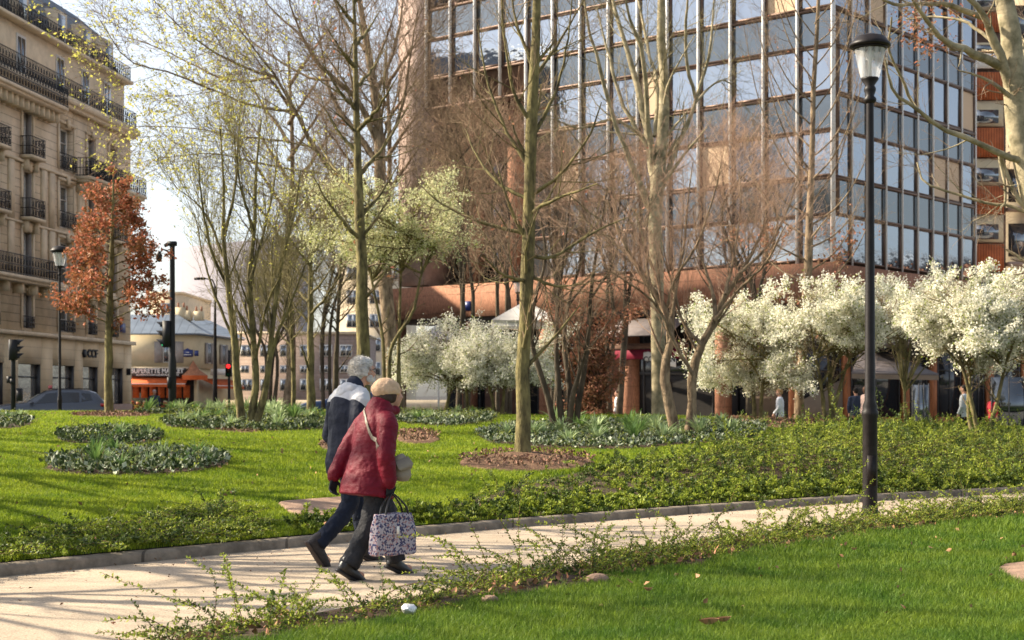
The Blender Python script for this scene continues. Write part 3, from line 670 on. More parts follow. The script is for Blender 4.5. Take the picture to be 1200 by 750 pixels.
# tree V : wide twin-stemmed shrubby tree, reddish twigs
b = hit(797, 512); D = b[1]; b2 = hit(810, 513)
T1 = root_z(px_limb([(792, 513), (786, 480), (778, 440), (786, 400), (780, 365), (762, 335), (742, 305), (725, 270), (712, 235)], D, .1, .02)); T1 = (T1[0], [.13, .105, .10, .085, .07, .055, .045, .035, .02])
T2 = root_z(px_limb([(806, 513), (810, 480), (812, 440), (822, 405), (838, 375), (850, 345), (868, 320), (885, 290), (900, 255)], D+.3, .1, .02)); T2 = (T2[0], [.13, .105, .10, .085, .07, .055, .045, .035, .02])
Ls = [T1, T2]
for a, dd, r in [([(786, 400), (790, 350), (800, 300), (806, 240), (812, 190)], .8, .05), ([(812, 440), (790, 400), (770, 360), (742, 335), (715, 318)], -1.0, .04), ([(838, 375), (832, 330), (818, 290), (812, 240)], 1.0, .045), ([(838, 375), (865, 340), (896, 310), (922, 262)], -1.2, .04), ([(780, 365), (792, 325), (820, 280), (838, 225), (845, 190)], -.8, .035),
                 ([(762, 335), (756, 290), (760, 240), (756, 195)], 1.0, .035), ([(850, 345), (862, 290), (868, 240), (866, 200)], 1.3, .035), ([(742, 305), (715, 280), (690, 262), (672, 235)], .3, .03), ([(868, 320), (902, 285), (925, 240), (935, 205)], .9, .03), ([(822, 405), (800, 375), (786, 330), (776, 280)], .4, .04)]:
    Ls.append(px_limb(a, D, r, .01, dd))
tree('bare_tree', 'wide spreading tree forking low into a V with dense reddish twigs', Ls,
     [dict(n=9, t0=.22, ang=36, L=1.5, lf=.55, trop=.12, wob=.1, rf=.5, rmin=.005), dict(n=7, ang=32, L=.9, trop=.1, wob=.1, rmin=.0035, K=5), dict(n=4, ang=34, L=.5, trop=.08, wob=.1, rmin=.003, K=4)],
     M['bark_brown'], M['twig_red'], 12, trunk_first=2)

# dark many-stemmed tree
D = hit(668, 504)[1]; Ls = []
for a, dd in [([(652, 505), (640, 460), (628, 420), (622, 390), (628, 345), (640, 300), (632, 250)], -.4), ([(660, 505), (654, 450), (652, 395), (655, 340), (662, 290), (668, 230)], .2), ([(668, 505), (668, 460), (662, 410), (665, 360), (680, 310), (692, 250)], .6), ([(674, 505), (680, 460), (688, 410), (692, 350), (700, 290), (712, 220)], 0), ([(664, 505), (672, 460), (684, 420), (690, 385)], -.9)]:
    l = root_z(px_limb(a, D, .075, .018, dd)); Ls.append(l)
n_t = len(Ls)
for a, dd in [([(655, 340), (640, 300), (610, 270), (590, 235)], .9), ([(692, 350), (715, 315), (728, 270), (738, 225)], -.7), ([(628, 345), (605, 320), (585, 280)], .6), ([(665, 360), (690, 330), (715, 330), (740, 310)], .9)]:
    Ls.append(px_limb(a, D, .03, .008, dd))
tree('bare_tree', 'dark many-stemmed tree just right of the straight mossy tree', Ls,
     [dict(n=9, t0=.35, ang=38, L=1.4, lf=.6, trop=.1, wob=.12, rf=.5, rmin=.005), dict(n=7, ang=36, L=.8, trop=.08, wob=.13, rmin=.0035, K=5), dict(n=4, ang=36, L=.45, wob=.13, rmin=.003, K=4)],
     M['bark_dark'], M['twig'], 13, trunk_first=n_t, leaves=[(M['leaf_brown'], 'leaves', .035, .09, .04, 3)])

# right tree with a few brown leaves low in the crown
D = hit(938, 496)[1]
l0 = root_z(px_limb([(937, 496), (939, 450), (942, 390), (946, 330), (949, 270), (951, 200), (953, 120), (957, 40), (962, -60), (966, -130)], D, .1, .02)); l0 = (l0[0], [.155, .13, .12, .11, .10, .085, .07, .055, .035, .02])
Ls = [l0]
for k in range(26):
    t = k/25; y = 345-t*330; x = 945+(345-y)*.03; sd = -1 if k % 2 else 1; ln = (75-25*t)*rng.uniform(.8, 1.2); ri = rng.uniform(.5, .9) if y > 250 else rng.uniform(1.2, 2.0)
    Ls.append(px_limb([(x, y), (x+sd*ln*.45, y-ln*.35*ri), (x+sd*ln*.8, y-ln*.9*ri), (x+sd*ln*1.0, y-ln*1.5*ri)], D, .032*(1-.4*t), .007, rng.uniform(-2, 2)))
tree('bare_tree', 'tall brown-barked tree with dry leaves on its lower branches left of the black lamp post', Ls,
     [dict(n=7, t0=.2, ang=40, L=1.0, lf=.6, trop=.10, wob=.1, rf=.5, rmin=.005), dict(n=5, ang=36, L=.6, trop=.08, wob=.12, rmin=.0035, K=5), dict(n=3, ang=38, L=.35, wob=.12, rmin=.003, K=4)],
     M['bark_brown'], M['twig_tan'], 14, leaves=[(M['leaf_tan'], 'leaves', 3.2, .11, .06, 3, lambda p: (p[:, 0, 2] < 5.9) & (np.random.default_rng(1).uniform(size=len(p)) < .8)), (M['leaf_tan'], 'leaves', .04, .09, .05, 3)])

# oak with rusty leaves at the left
D = hit(127, 486)[1]; l0 = root_z(px_limb([(128, 487), (127, 440), (127, 395), (129, 350), (131, 300), (132, 250), (133, 205)], D, .1, .02)); l0 = (l0[0], [.125, .10, .095, .085, .065, .04, .015]); Ls = [l0]
for k in range(30):
    t = k/29; y = 380-t*150; sd = (-1, 1)[k % 2]; ln = (60*(1-abs(t-.25)*1.05))*rng.uniform(.6, 1.25)
    Ls.append(px_limb([(130, y), (130+sd*ln*.5, y-ln*.22), (130+sd*ln, y-ln*.35+8*rng.uniform(-1, 1))], D, .022, .006, rng.uniform(-1.3, 1.3)))
tree('oak_tree', 'small oak full of rusty brown dry leaves in front of the stone apartment building', Ls,
     [dict(n=6, t0=.3, ang=42, L=.5, trop=.05, wob=.12, rmin=.005), dict(n=4, ang=40, L=.3, wob=.15, rmin=.004, K=4)],
     M['bark_moss'], M['twig'], 15, leaves=[(M['leaf_brown'], 'leaves', 11, .11, .06, 2)])

# yellow-budded three-stemmed tree, left of the couple
D = hit(291, 501)[1]; Ls = []
for a, dd, r in [([(284, 501), (278, 450), (275, 400), (268, 340), (262, 280), (262, 220), (258, 150)], -.3, .09), ([(292, 501), (300, 450), (297, 400), (292, 330), (298, 270), (300, 200), (306, 140)], .3, .09), ([(297, 500), (310, 460), (317, 410), (322, 360), (332, 300), (345, 250), (352, 200)], 0, .08)]:
    Ls.append(root_z(px_limb(a, D, r, .015, dd)))
for a, dd in [([(275, 400), (252, 345), (238, 300), (228, 250)], .5), ([(268, 340), (246, 290), (236, 230), (232, 180)], -1), ([(297, 400), (272, 350), (258, 310), (240, 280)], .9), ([(292, 330), (310, 270), (322, 210), (326, 150)], 1.2), ([(262, 280), (276, 220), (280, 150), (284, 100)], .7),
              ([(317, 410), (335, 370), (350, 330), (365, 290)], -.6), ([(300, 420), (312, 360), (330, 320)], -1.2), ([(298, 270), (282, 220), (274, 160)], -.8), ([(262, 300), (240, 250), (215, 225)], .3), ([(322, 360), (318, 300), (328, 240)], .9)]:
    Ls.append(px_limb(a, D, .035, .008, dd))
tree('budding_tree', 'three-stemmed tree with yellow-green buds left of the walking couple', Ls,
     [dict(n=10, t0=.2, ang=26, L=1.5, lf=.6, trop=.16, wob=.08, rf=.45, rmin=.005), dict(n=6, ang=26, L=.9, trop=.14, wob=.09, rmin=.0035, K=5), dict(n=3, ang=30, L=.5, trop=.1, wob=.1, rmin=.003, K=4)],
     M['bark_moss'], M['twig_moss'], 16, trunk_first=3, leaves=[(M['leaf_yellow'], 'leaves', 1.1, .055, .03, 3, lambda p: p[:, 0, 2] > 4.4), (M['leaf_yellow'], 'leaves', .25, .05, .03, 3)])

# straight bare trunks behind
def small_tree(px, y0, y1, r, D, label, seed, lean=0, w=55, tw='twig_moss', bk='bark_moss', leaves=None, name='bare_tree', n=7):
    l0 = px_limb([(px, y0), (px+lean*.3, y0+(y1-y0)*.35), (px+lean*.7, y0+(y1-y0)*.7), (px+lean, y1)], D, r, .015); g = float(gz(l0[0][0][0], D)); l0[0][0][2] = g-.1
    Ls = [l0]; rr = np.random.default_rng(seed)
    for k in range(14):
        t = .38+.6*k/13; y = y0+(y1-y0)*t; x = px+lean*t; sd = (-1, 1)[k % 2]; ln = w*(1.25-t)*rr.uniform(.7, 1.2)
        Ls.append(px_limb([(x, y), (x+sd*ln*.4, y-ln*.45), (x+sd*ln*.8, y-ln*1.1)], D, r*.35, .006, rr.uniform(-2, 2)))
    return tree(name, label, Ls, [dict(n=n, t0=.15, ang=38, L=1.1, lf=.6, trop=.1, wob=.1, rf=.5, rmin=.005), dict(n=5, ang=36, L=.65, trop=.08, wob=.12, rmin=.004, K=5), dict(n=3, ang=36, L=.38, wob=.12, rmin=.0035, K=4)], M[bk], M[tw], seed, leaves=leaves)
small_tree(364, 474, 225, .125, 41, 'slim straight tree between the yellow-budded tree and the walking couple', 21)
small_tree(427, 490, -60, .16, 34, 'tall narrow tree rising from behind the white-haired man', 22, lean=-14, w=95, tw='twig', bk='bark_moss', leaves=[(M['leaf_brown'], 'leaves', .05, .10, .05, 3), (M['leaf_tan'], 'leaves', .25, .1, .05, 3, lambda p: (p[:, 0, 2] < 5.2))], n=8)
small_tree(345, 472, 300, .07, 43, 'thin leaning bare tree left of the slim straight tree', 23, lean=-8, w=40)
small_tree(392, 474, 250, .09, 44, 'crooked bare tree in front of the distant pink brick building', 24, lean=10, w=50, tw='twig', bk='bark_dark')

# blossom trees
def blossom_tree(stems, D, crown, seed, label, cnt=20000, mt='blossom', sz=.056, name='blossom_tree', bk='bark_moss', nb=30, low=False):
    "crown: (cx, cy, rx, ry) in photo px; filled with boughs ending through its volume"
    rr = np.random.default_rng(seed); Ls = []
    for a in stems:
        l = px_limb(a, D, .06, .02, rr.uniform(-.5, .5)); l[0][0][2] = float(gz(l[0][0][0], D))-.1; Ls.append(l)
    cx, cy, rx, ry = crown; n_t = len(Ls); dx = rx/F*D
    for k in range(nb):
        s = Ls[k % n_t][0]; st = s[rr.integers(max(1, len(s)-2), len(s))]
        v = rr.uniform(-1, 1, 3); v[2] *= 1-.35*abs(v[0])
        e = P(cx+v[0]*rx, cy+v[2]*ry, D)+np.array([0, v[1]*dx*.75, 0]); m = (st+e)/2+np.array([0, 0, .25])*rr.uniform(-.5, 1)
        Ls.append((np.array([st, m, e]), [.028, .007]))
    q = [dict(n=7, t0=.3, ang=50, L=.85, lf=.6, trop=.05, wob=.15, rf=.5, rmin=.005), dict(n=6, ang=48, L=.4, trop=.03, wob=.16, rmin=.004, K=4)]
    n2 = len(Ls)*42/1.9
    zmin = P(cx, cy+ry*1.05, D)[2]
    keep = lambda p: (p[:, -1, 2] > zmin) & ((np.sin(p[:, 0, 0]*3.1+seed)+np.sin(p[:, 0, 1]*2.7+seed*2)+np.sin(p[:, 0, 2]*4.3+seed)) > -.75)
    return tree(name, label, Ls, q, M[bk], M['twig'], seed, trunk_first=n_t, leaves=[(M[mt], 'blossoms', cnt/n2, sz, .055, 2, keep), (M['leaf_green'], 'leaves', cnt/n2*.16, .06, .07, 2, keep)])
gB = 'white blossom trees along the square'
blossom_tree([[(885, 488), (882, 450), (876, 415), (868, 395)], [(891, 488), (894, 450), (902, 420)]], 40, (880, 410, 64, 50), 31, 'white blossom tree left of the tall brown-barked tree', 32000)
blossom_tree([[(968, 495), (962, 450), (955, 420)], [(972, 495), (984, 455), (996, 420), (1010, 400)], [(975, 495), (972, 450), (970, 410)]], 39, (985, 368, 72, 38), 32, 'white blossom tree directly behind the black lamp post', 38000)
blossom_tree([[(1148, 520), (1140, 480), (1128, 430), (1115, 400)], [(1152, 520), (1166, 480), (1178, 430), (1185, 400)], [(1141, 520), (1135, 480), (1137, 440), (1140, 400)]], 34, (1146, 376, 78, 50), 33, 'large white blossom tree with leaning stems at the right of the terrace', 42000)
blossom_tree([[(1228, 520), (1225, 470), (1215, 430)]], 38, (1222, 384, 64, 56), 34, 'white blossom tree cut by the right edge of the photo', 24000)
blossom_tree([[(1062, 495), (1060, 460), (1062, 420)]], 46, (1066, 356, 66, 30), 38, 'white blossom tree above the grey terrace awning', 28000)
blossom_tree([[(582, 480), (572, 450), (560, 425)], [(588, 480), (592, 450), (604, 425)]], 43, (592, 422, 56, 30), 35, 'white blossom tree left of the straight mossy tree trunk', 22000)
blossom_tree([[(548, 482), (546, 450), (535, 420)], [(520, 482), (528, 450), (520, 420)]], 44, (522, 420, 56, 38), 36, 'white blossom tree to the right of the couple, by the twin slim stems', 20000)
blossom_tree([[(468, 490), (467, 440), (468, 380), (470, 320), (474, 270)], [(452, 490), (450, 440), (448, 390), (436, 330), (430, 280)], [(458, 490), (456, 430), (462, 400), (484, 365), (494, 320), (510, 290)]], 37, (452, 254, 96, 60), 37, 'tall tree with greenish white blossom high in its crown behind the beige beret', 15000, 'blossom_g', nb=34, name='blossom_tree')

# hornbeam shrub keeping last year's brown leaves
rr = np.random.default_rng(40); D = 46; Ls = []
for k in range(7):
    x = 688+rr.uniform(-14, 14); l = px_limb([(x, 488), (x+rr.uniform(-18, 18), 440), (x+rr.uniform(-40, 40), 370)], D, .04, .01, rr.uniform(-1, 1)); l[0][0][2] = 0.; Ls.append(l)
tree('hornbeam', 'leafy brown hornbeam in front of the dark shop fronts behind the dark many-stemmed tree', Ls, [dict(n=16, t0=.1, ang=50, L=.8, trop=.05, wob=.12, rmin=.005), dict(n=6, ang=45, L=.4, wob=.15, rmin=.004, K=4)], M['bark_dark'], M['twig_red'], 40, trunk_first=7, leaves=[(M['leaf_tan'], 'leaves', 14, .10, .08, 2)], cat='tree')

# plane tree spreading to the left (centre left, high)
D = 50; l = px_limb([(468, 486), (458, 400), (450, 300), (446, 220), (444, 160), (438, 100), (428, 40), (416, -40)], D, .3, .08); l = (l[0], [.30, .25, .22, .19, .17, .14, .11, .07]); l[0][0][2] = 0; Ls = [l]
for a, dd, r in [([(444, 170), (420, 120), (395, 95), (370, 70), (345, 20), (330, -40)], -2, .11), ([(446, 200), (425, 165), (395, 125), (375, 75), (350, 40), (318, 10), (290, -30)], 2, .10), ([(447, 230), (400, 205), (370, 175), (345, 130), (322, 90), (300, 60), (270, 20)], -3, .11), ([(322, 90), (290, 80), (250, 60), (215, 35), (180, 0)], -4, .05), ([(345, 130), (300, 125), (260, 110), (200, 85), (150, 70), (115, 20)], -2, .05),
                 ([(440, 110), (458, 70), (470, 20), (475, -50)], 2, .08), ([(446, 180), (470, 130), (480, 70), (490, 10)], -1, .07), ([(375, 175), (330, 165), (280, 160), (225, 150), (160, 148)], 1, .04), ([(400, 205), (350, 200), (300, 190), (250, 180), (190, 185)], -3, .04), ([(428, 60), (400, 20), (380, -40)], 2, .06), ([(395, 95), (360, 90), (310, 60), (270, 25), (240, -30)], 3, .05), ([(450, 290), (420, 260), (390, 245), (350, 235)], 2, .05),
                 ([(322, 90), (270, 95), (225, 75), (170, 50), (130, 40)], 3, .045)]:
    Ls.append(px_limb(a, D, r, .012, dd))
tree('plane_tree', 'huge bare plane tree fanning its boughs across the sky above the couple', Ls,
     [dict(n=13, t0=.2, ang=36, L=3.0, lf=.55, trop=.03, wob=.09, rf=.45, rmin=.010, K=7), dict(n=8, ang=34, L=1.5, trop=.02, wob=.1, rmin=.007, K=5), dict(n=4, ang=36, L=.8, wob=.12, rmin=.006, K=4)],
     M['bark_brown'], M['twig'], 41, leaves=[(M['leaf_yellow'], 'leaves', 1.6, .11, .06, 3, lambda p: (p[:, 0, 0] < -8.5) & (p[:, 0, 2] < 14)), (M['leaf_yellow'], 'leaves', .5, .11, .06, 3, lambda p: (p[:, 0, 0] < -6))])  # bark darker than the other planes: the boughs' backlit shade put into the colour

# plane tree behind, in front of the glass wall
D = 47; l = px_limb([(772, 482), (771, 400), (770, 320), (768, 240), (775, 180), (778, 120), (775, 40), (776, -60)], D, .3, .1); l = (l[0], [.25, .22, .21, .21, .20, .16, .14, .10]); l[0][0][2] = 0; Ls = [l]
for a, dd, r in [([(768, 235), (762, 180), (752, 120), (735, 60), (718, 0), (708, -60)], 2, .17), ([(770, 260), (742, 200), (722, 145), (705, 90), (690, 30), (678, -40)], -2, .11), ([(765, 190), (758, 130), (752, 60), (735, 10), (728, -50)], -3, .10), ([(762, 180), (730, 120), (712, 60), (700, 10)], 1, .08), ([(772, 230), (790, 180), (815, 120), (830, 70), (835, 20), (840, -40)], 1, .09), ([(815, 120), (842, 95), (860, 100)], 1, .04),
                 ([(768, 160), (770, 100), (760, 60), (748, 0), (740, -60)], 3, .08), ([(752, 160), (720, 140), (680, 150), (650, 140)], -2, .045), ([(815, 115), (803, 60), (806, 0), (812, -60)], -2, .06)]:
    Ls.append(px_limb(a, D, r, .02, dd))
tree('plane_tree', 'large pale-barked plane tree dividing into upright boughs before the glass facade', Ls,
     [dict(n=9, t0=.25, ang=40, L=2.4, lf=.6, trop=.04, wob=.1, rf=.4, rmin=.009, K=7), dict(n=6, ang=36, L=1.2, trop=.02, wob=.12, rmin=.006, K=5), dict(n=3, ang=38, L=.6, wob=.12, rmin=.005, K=4)],
     M['bark_plane'], M['twig_moss'], 42)

for k_, (px_, D_, lb_) in enumerate(((452, 61, 'big bare street tree behind the huge fanning plane tree'), (338, 66, 'big bare street tree behind the yellow-budded tree'))):
    l = px_limb([(px_, 486), (px_+3, 400), (px_-2, 300), (px_+5, 200), (px_, 60)], D_, .26, .05); l[0][0][2] = 0; Ls = [l]; rr = np.random.default_rng(70+k_)
    for k in range(12):
        t = .35+.55*k/11; y = 486-426*t; sd = (-1, 1)[k % 2]; ln = rr.uniform(60, 110)*(1.2-.6*t)
        Ls.append(px_limb([(px_, y), (px_+sd*ln*.4, y-ln*.6), (px_+sd*ln*.9, y-ln*1.3)], D_, .09, .015, rr.uniform(-4, 4)))
    tree('bare_tree', lb_, Ls, [dict(n=11, t0=.2, ang=38, L=2.6, lf=.6, trop=.05, wob=.1, rf=.45, rmin=.012, K=7), dict(n=8, ang=36, L=1.3, trop=.03, wob=.12, rmin=.009, K=5), dict(n=3, ang=38, L=.7, wob=.12, rmin=.008, K=4)], M['bark_brown'], M['twig'], 71+k_)
# plane tree at the right edge
D = 26; l = px_limb([(1262, 530), (1256, 440), (1245, 360), (1228, 290), (1206, 210), (1195, 150), (1188, 90), (1180, 20), (1172, -60)], D, .3, .1); l = (l[0], [.32, .28, .25, .23, .21, .20, .19, .16, .13]); l[0][0][2] = 0.2; Ls = [l]
for a, dd, r in [([(1192, 120), (1170, 60), (1152, 20), (1130, -10), (1118, -50)], -1, .10), ([(1188, 80), (1140, 62), (1105, 45), (1080, 15), (1060, -20)], -2.0, .085), ([(1205, 195), (1180, 185), (1140, 165), (1100, 148), (1070, 125), (1045, 105), (1038, 70)], -1.5, .065), ([(1225, 270), (1195, 245), (1165, 240), (1130, 230), (1085, 215), (1075, 190)], .5, .035), ([(1070, 125), (1058, 95), (1042, 60), (1045, 20)], -1, .03), ([(1193, 100), (1205, 50), (1220, 0)], 1, .12),
                 ([(1172, 180), (1178, 230), (1172, 245)], 0, .03), ([(1150, 20), (1100, 5), (1050, 5), (1020, -10)], -2, .05), ([(1175, 62), (1140, 30), (1105, 20), (1062, 22)], 1, .035)]:
    Ls.append(px_limb(a, D, r, .014, dd))
tree('plane_tree', 'pale spotted plane tree leaning in at the right edge with long bare boughs', Ls,
     [dict(n=6, t0=.3, ang=46, L=1.1, lf=.6, trop=.05, wob=.13, rf=.4, rmin=.006, K=7), dict(n=5, ang=42, L=.55, trop=.03, wob=.15, rmin=.004, K=5), dict(n=3, ang=42, L=.3, wob=.14, rmin=.003, K=4)],
     M['bark_plane'], M['twig'], 43, leaves=[(M['leaf_brown'], 'leaves', 6, .075, .07, 3, lambda p: (np.abs(p[:, 0, 0]-(1105-600)/F*26) < .5) & (np.abs(p[:, 0, 2]-(CH+(463-12)/F*26)) < .75))])

# twiggy thicket trees in front of the left half of the glass building
def thicket(px, D, y1, w, seed, label, tw='twig_red', bk='bark_dark', ns=4):
    rr = np.random.default_rng(seed); Ls = []
    for k in range(ns):
        x = px+rr.uniform(-8, 8); l = px_limb([(x, 486), (x+rr.uniform(-.25, .25)*w, 486+(y1-486)*.45), (x+rr.uniform(-.6, .6)*w, 486+(y1-486)*.8), (x+rr.uniform(-.9, .9)*w, y1)], D, .09, .012, rr.uniform(-2, 2)); l[0][0][2] = 0.; Ls.append(l)
    return tree('bare_tree', label, Ls, [dict(n=15, t0=.3, ang=40, L=2.4, lf=.6, trop=.06, wob=.1, rf=.5, rmin=.008, K=6), dict(n=10, ang=36, L=1.2, trop=.05, wob=.1, rmin=.006, K=5), dict(n=5, ang=36, L=.6, wob=.12, rmin=.005, K=4)], M[bk], M[tw], seed, trunk_first=ns)
thicket(540, 52, 150, 50, 51, 'twiggy brown tree against the pink concrete pillar of the glass building', 'twig_tan')
thicket(590, 54, 165, 55, 52, 'twiggy brown tree behind the straight mossy trunk', 'twig_red')
thicket(720, 55, 200, 60, 53, 'twiggy reddish tree left of the large pale-barked plane tree', 'twig_red')
thicket(880, 53, 190, 60, 54, 'twiggy reddish tree above the white blossoms right of the V-shaped tree', 'twig_red')
thicket(312, 60, 330, 40, 55, 'bushy bare tree before the distant pink brick building', 'twig_moss', ns=3)
thicket(385, 64, 250, 45, 57, 'bushy bare tree before the brick building just left of the couple', 'twig_moss', ns=3)
thicket(655, 57, 190, 50, 56, 'twiggy tan tree behind the dark many-stemmed tree', 'twig_tan')

# trees standing left of the view: their shadows stripe the path and lawns
def offtree(x, y, h, r, seed, label, lx=0):
    rr = np.random.default_rng(seed); z = float(gz(x, y)); p = np.array([(x, y, z-.1), (x+.1, y, z+h*.35), (x+lx*.5, y+.1, z+h*.7), (x+lx, y+.3, z+h)]); Ls = [(p, [r, r*.75, r*.5, .02])]
    for k in range(14):
        t = .3+.65*k/13; b = p[0]*(1-t)+p[-1]*t; a = k*2.4; ln = h*.36*(1.15-t)
        Ls.append((np.array([b, b+np.array([math.cos(a)*ln*.5, math.sin(a)*ln*.5, ln*.4]), b+np.array([math.cos(a)*ln, math.sin(a)*ln, ln*1.0])]), [r*.42, .012]))
    return tree('bare_tree', label, Ls, [dict(n=4, t0=.2, ang=40, L=1.2, trop=.08, rmin=.008), dict(n=3, ang=38, L=.7, rmin=.006, K=4)], M['bark_moss'], M['twig'], seed)
for q in [(-9.5, 12.0, 8.5, .14, 61, 'bare tree beside the path left of the view'), (-11.5, 16.6, 10, .17, 62, 'tallest bare tree on the lawn left of the view', .6), (-11.8, 21.5, 9, .15, 63, 'bare tree on the lawn left of the view behind the tallest one'), (-7.6, 8.2, 8, .13, 64, 'bare tree nearest the camera left of the path'), (-15.5, 27.0, 9, .15, 65, 'bare tree far out on the left lawn'), (-8.6, 14.3, 8, .16, 67, 'forked bare tree at the kerb left of the view'), (-11.2, 18.6, 9.5, .18, 68, 'broad bare tree on the lawn between the two tallest ones'), (-13.0, 14.8, 10.5, .2, 69, 'old bare tree beyond the forked one left of the view'), (-12.5, 24.5, 9.5, .17, 70, 'bare tree behind the broad one left of the view'), (-5.2, 5.0, 7.5, .11, 66, 'slim bare tree on the near side of the path left of the camera')]:
    offtree(*q)
# ------------------------------------------------------------------ lettering
def text(name, s, size, m, parent, pos, ang, ext=0.012, bold=0.0, sx=1.0, label=None):
    "raised letters, centred on pos, reading along the frame direction ang"
    cu = bpy.data.curves.new(name, 'FONT'); cu.body = s; cu.size = size; cu.extrude = ext; cu.offset = bold; cu.align_x = 'CENTER'; cu.align_y = 'CENTER'
    o = bpy.data.objects.new(name, cu); C.objects.link(o); bpy.context.view_layer.update()
    me = bpy.data.meshes.new_from_object(o.evaluated_get(bpy.context.evaluated_depsgraph_get())); bpy.data.objects.remove(o)
    me.materials.clear(); me.materials.append(m)
    o = link(name, me, parent); o.matrix_world = Matrix.Identity(4)
    pl = wloc(parent) if parent else Vector((0, 0, 0))
    o.location = Vector(pos)-pl; o.rotation_euler = (R(90), 0, ang); o.scale = (sx, 1, 1)
    if label: o['label'] = label
    return o

# ------------------------------------------------------------------ glass office building (right)
CX, CY = 12.98, 62.0
FA = Fr(CX, CY, math.atan2(.642, -.767)); LB = 13.4
FB = Fr(CX+.654*LB, CY+.756*LB, math.atan2(-.756, -.654)); LA = 24.3
office = empty('office_building', (CX, CY, 0), 'brown office block with reflecting glass walls and terracotta band behind the trees', 'building')
MOD, FH, Z0, NF = 1.6, 3.43, 6.85, 4
NA, NB = 14, 9; MB_ = LB/NB
# core
def boxin(name, m, parts):
    mb = MB()
    for f, a in parts: mb.box(*a, f=f)
    return mb.build(name, m, office)
boxin('wall', M['bronze'], [(FA, (0.05, 15.95, -LB+.1, -.16, 6.85, 26)), (FA, (15.95, LA-.05, -LB+.1, -.16, 15.75, 26)), (FA, (15.95, LA-.3, -LB+.1, -2.2, 6.9, 15.75))])
boxin('end_pillar', M['concrete'], [(FA, (22.5, LA, -2.6, .12, 6.9, 27))])
boxin('roof', M['core'], [(FA, (-.3, LA+.2, -LB-.2, .25, 26.02, 26.6))])
boxin('core_wall', M['core'], [(FA, (1.5, LA-1, -LB+1, -2.6, 0, 5.2)), (FA, (0.2, LA, -LB+.2, -.3, 5.2, 6.84))])
# window units, shared meshes
def win_meshes(w, h, fr=.09):
    f = MB(); f.box(0, w, -.12, .02, 0, fr).box(0, w, -.12, .02, h-fr, h).box(0, fr, -.12, .018, fr, h-fr).box(w-fr, w, -.12, .018, fr, h-fr)
    p = MB(); p.add([(fr, -.05, fr), (w-fr, -.05, fr), (w-fr, -.05, h-fr), (fr, -.05, h-fr)], [(0, 1, 2, 3)])
    return f.mesh('window', M['bronze']), p.mesh('pane', M['curtain_glass']), p.mesh('pane', M['blind'])
def place(name, me, fr, u, n, z, parent, par_is_root=True):
    o = link(name, me, parent); o.location = Vector(fr(u, n, z))-wloc(parent); o.rotation_euler = (0, 0, fr.a); return o
blinds = {('A', 3, 1), ('B', 1, 1), ('B', 2, 1), ('B', 0, 2), ('A', 5, 2), ('A', 1, 3), ('A', 8, 1), ('B', 6, 3)}
for key, fr, nm, md, L_ in (('A', FA, NA, MOD, 22.5), ('B', FB, NB, MB_, LB)):
    wf, wp, wb = win_meshes(md-.10, 1.86, .09 if key == 'A' else .05)
    s = MB(); s.add([(0, -.06, 0), (md-.10, -.06, 0), (md-.10, -.06, 1.36), (0, -.06, 1.36)], [(0, 1, 2, 3)]); sp = s.mesh('spandrel_panel', M['spandrel_glass'])
    rl = MB(); rl.box(0, L_, -.14, .05, 0, .10)
    for k in range(nm):
        for f_ in range(NF):
            z = Z0+f_*FH
            if key == 'A' and k >= 10 and z < 15: continue
            o = place('window', wf, fr, k*md+.05, 0, z+.02, office)
            tilt = random.uniform(-.012, .012)
            q = link('pane', wb if (key, k, f_) in blinds else wp, o); q.rotation_euler = (tilt, 0, random.uniform(-.012, .012))
            place('spandrel_panel', sp, fr, k*md+.05, 0, z+1.96, office)
    for f_ in range(NF):
        for dz in (1.88, 3.33):
            z = Z0+f_*FH+dz; x1 = 16.0 if (key == 'A' and z < 15) else L_
            m_ = MB(fr); m_.box(0, x1, -.14, .045, z, z+.09); m_.build('sill_rail', M['bronze'], office)
    for k in range(nm+1):
        z0 = 6.72 if not (key == 'A' and k > 10) else 15.7
        m_ = MB(fr); m_.box(k*md-.034, k*md+.034, .0, .17 if key == 'A' else .07, z0, 26.0); m_.build('mullion', M['mullion'] if key == 'A' else M['mullion'], office)
# storeys above the frame: one plain mass of the same grid
m_ = MB()
for fr, L_, nm, md in ((FA, 22.5, NA, MOD), (FB, LB, NB, MB_)):
    for k in range(nm):
        for f_ in (4,):
            z = Z0+f_*FH; m_.box(k*md+.16, (k+1)*md-.16, -.15, -.05, z+.13, z+1.8, f=fr)
            m_.box(k*md+.05, (k+1)*md-.05, -.15, -.06, z+1.96, z+3.3, f=fr)
tag(m_.build('upper_windows', M['curtain_glass'], office), kind='stuff')
# recessed dark glazing under the raised left end
m_ = MB(FA)
for k in range(4):
    for z in (7.2, 9.4, 11.6, 13.6): m_.box(16.2+k*1.55, 17.55+k*1.55, -2.19, -2.1, z, z+1.8)
m_.build('recessed_glazing', M['spandrel_glass'], office)
m_ = MB(FA); m_.box(15.9, 16.1, -2.2, .0, 6.85, 15.7); m_.build('recess_side', M['concrete'], office)
for u in (17.6, 20.4):
    m_ = MB(FA); m_.box(u, u+.7, -2.0, -1.3, 6.9, 15.68); m_.build('recess_column', M['terracotta'], office)
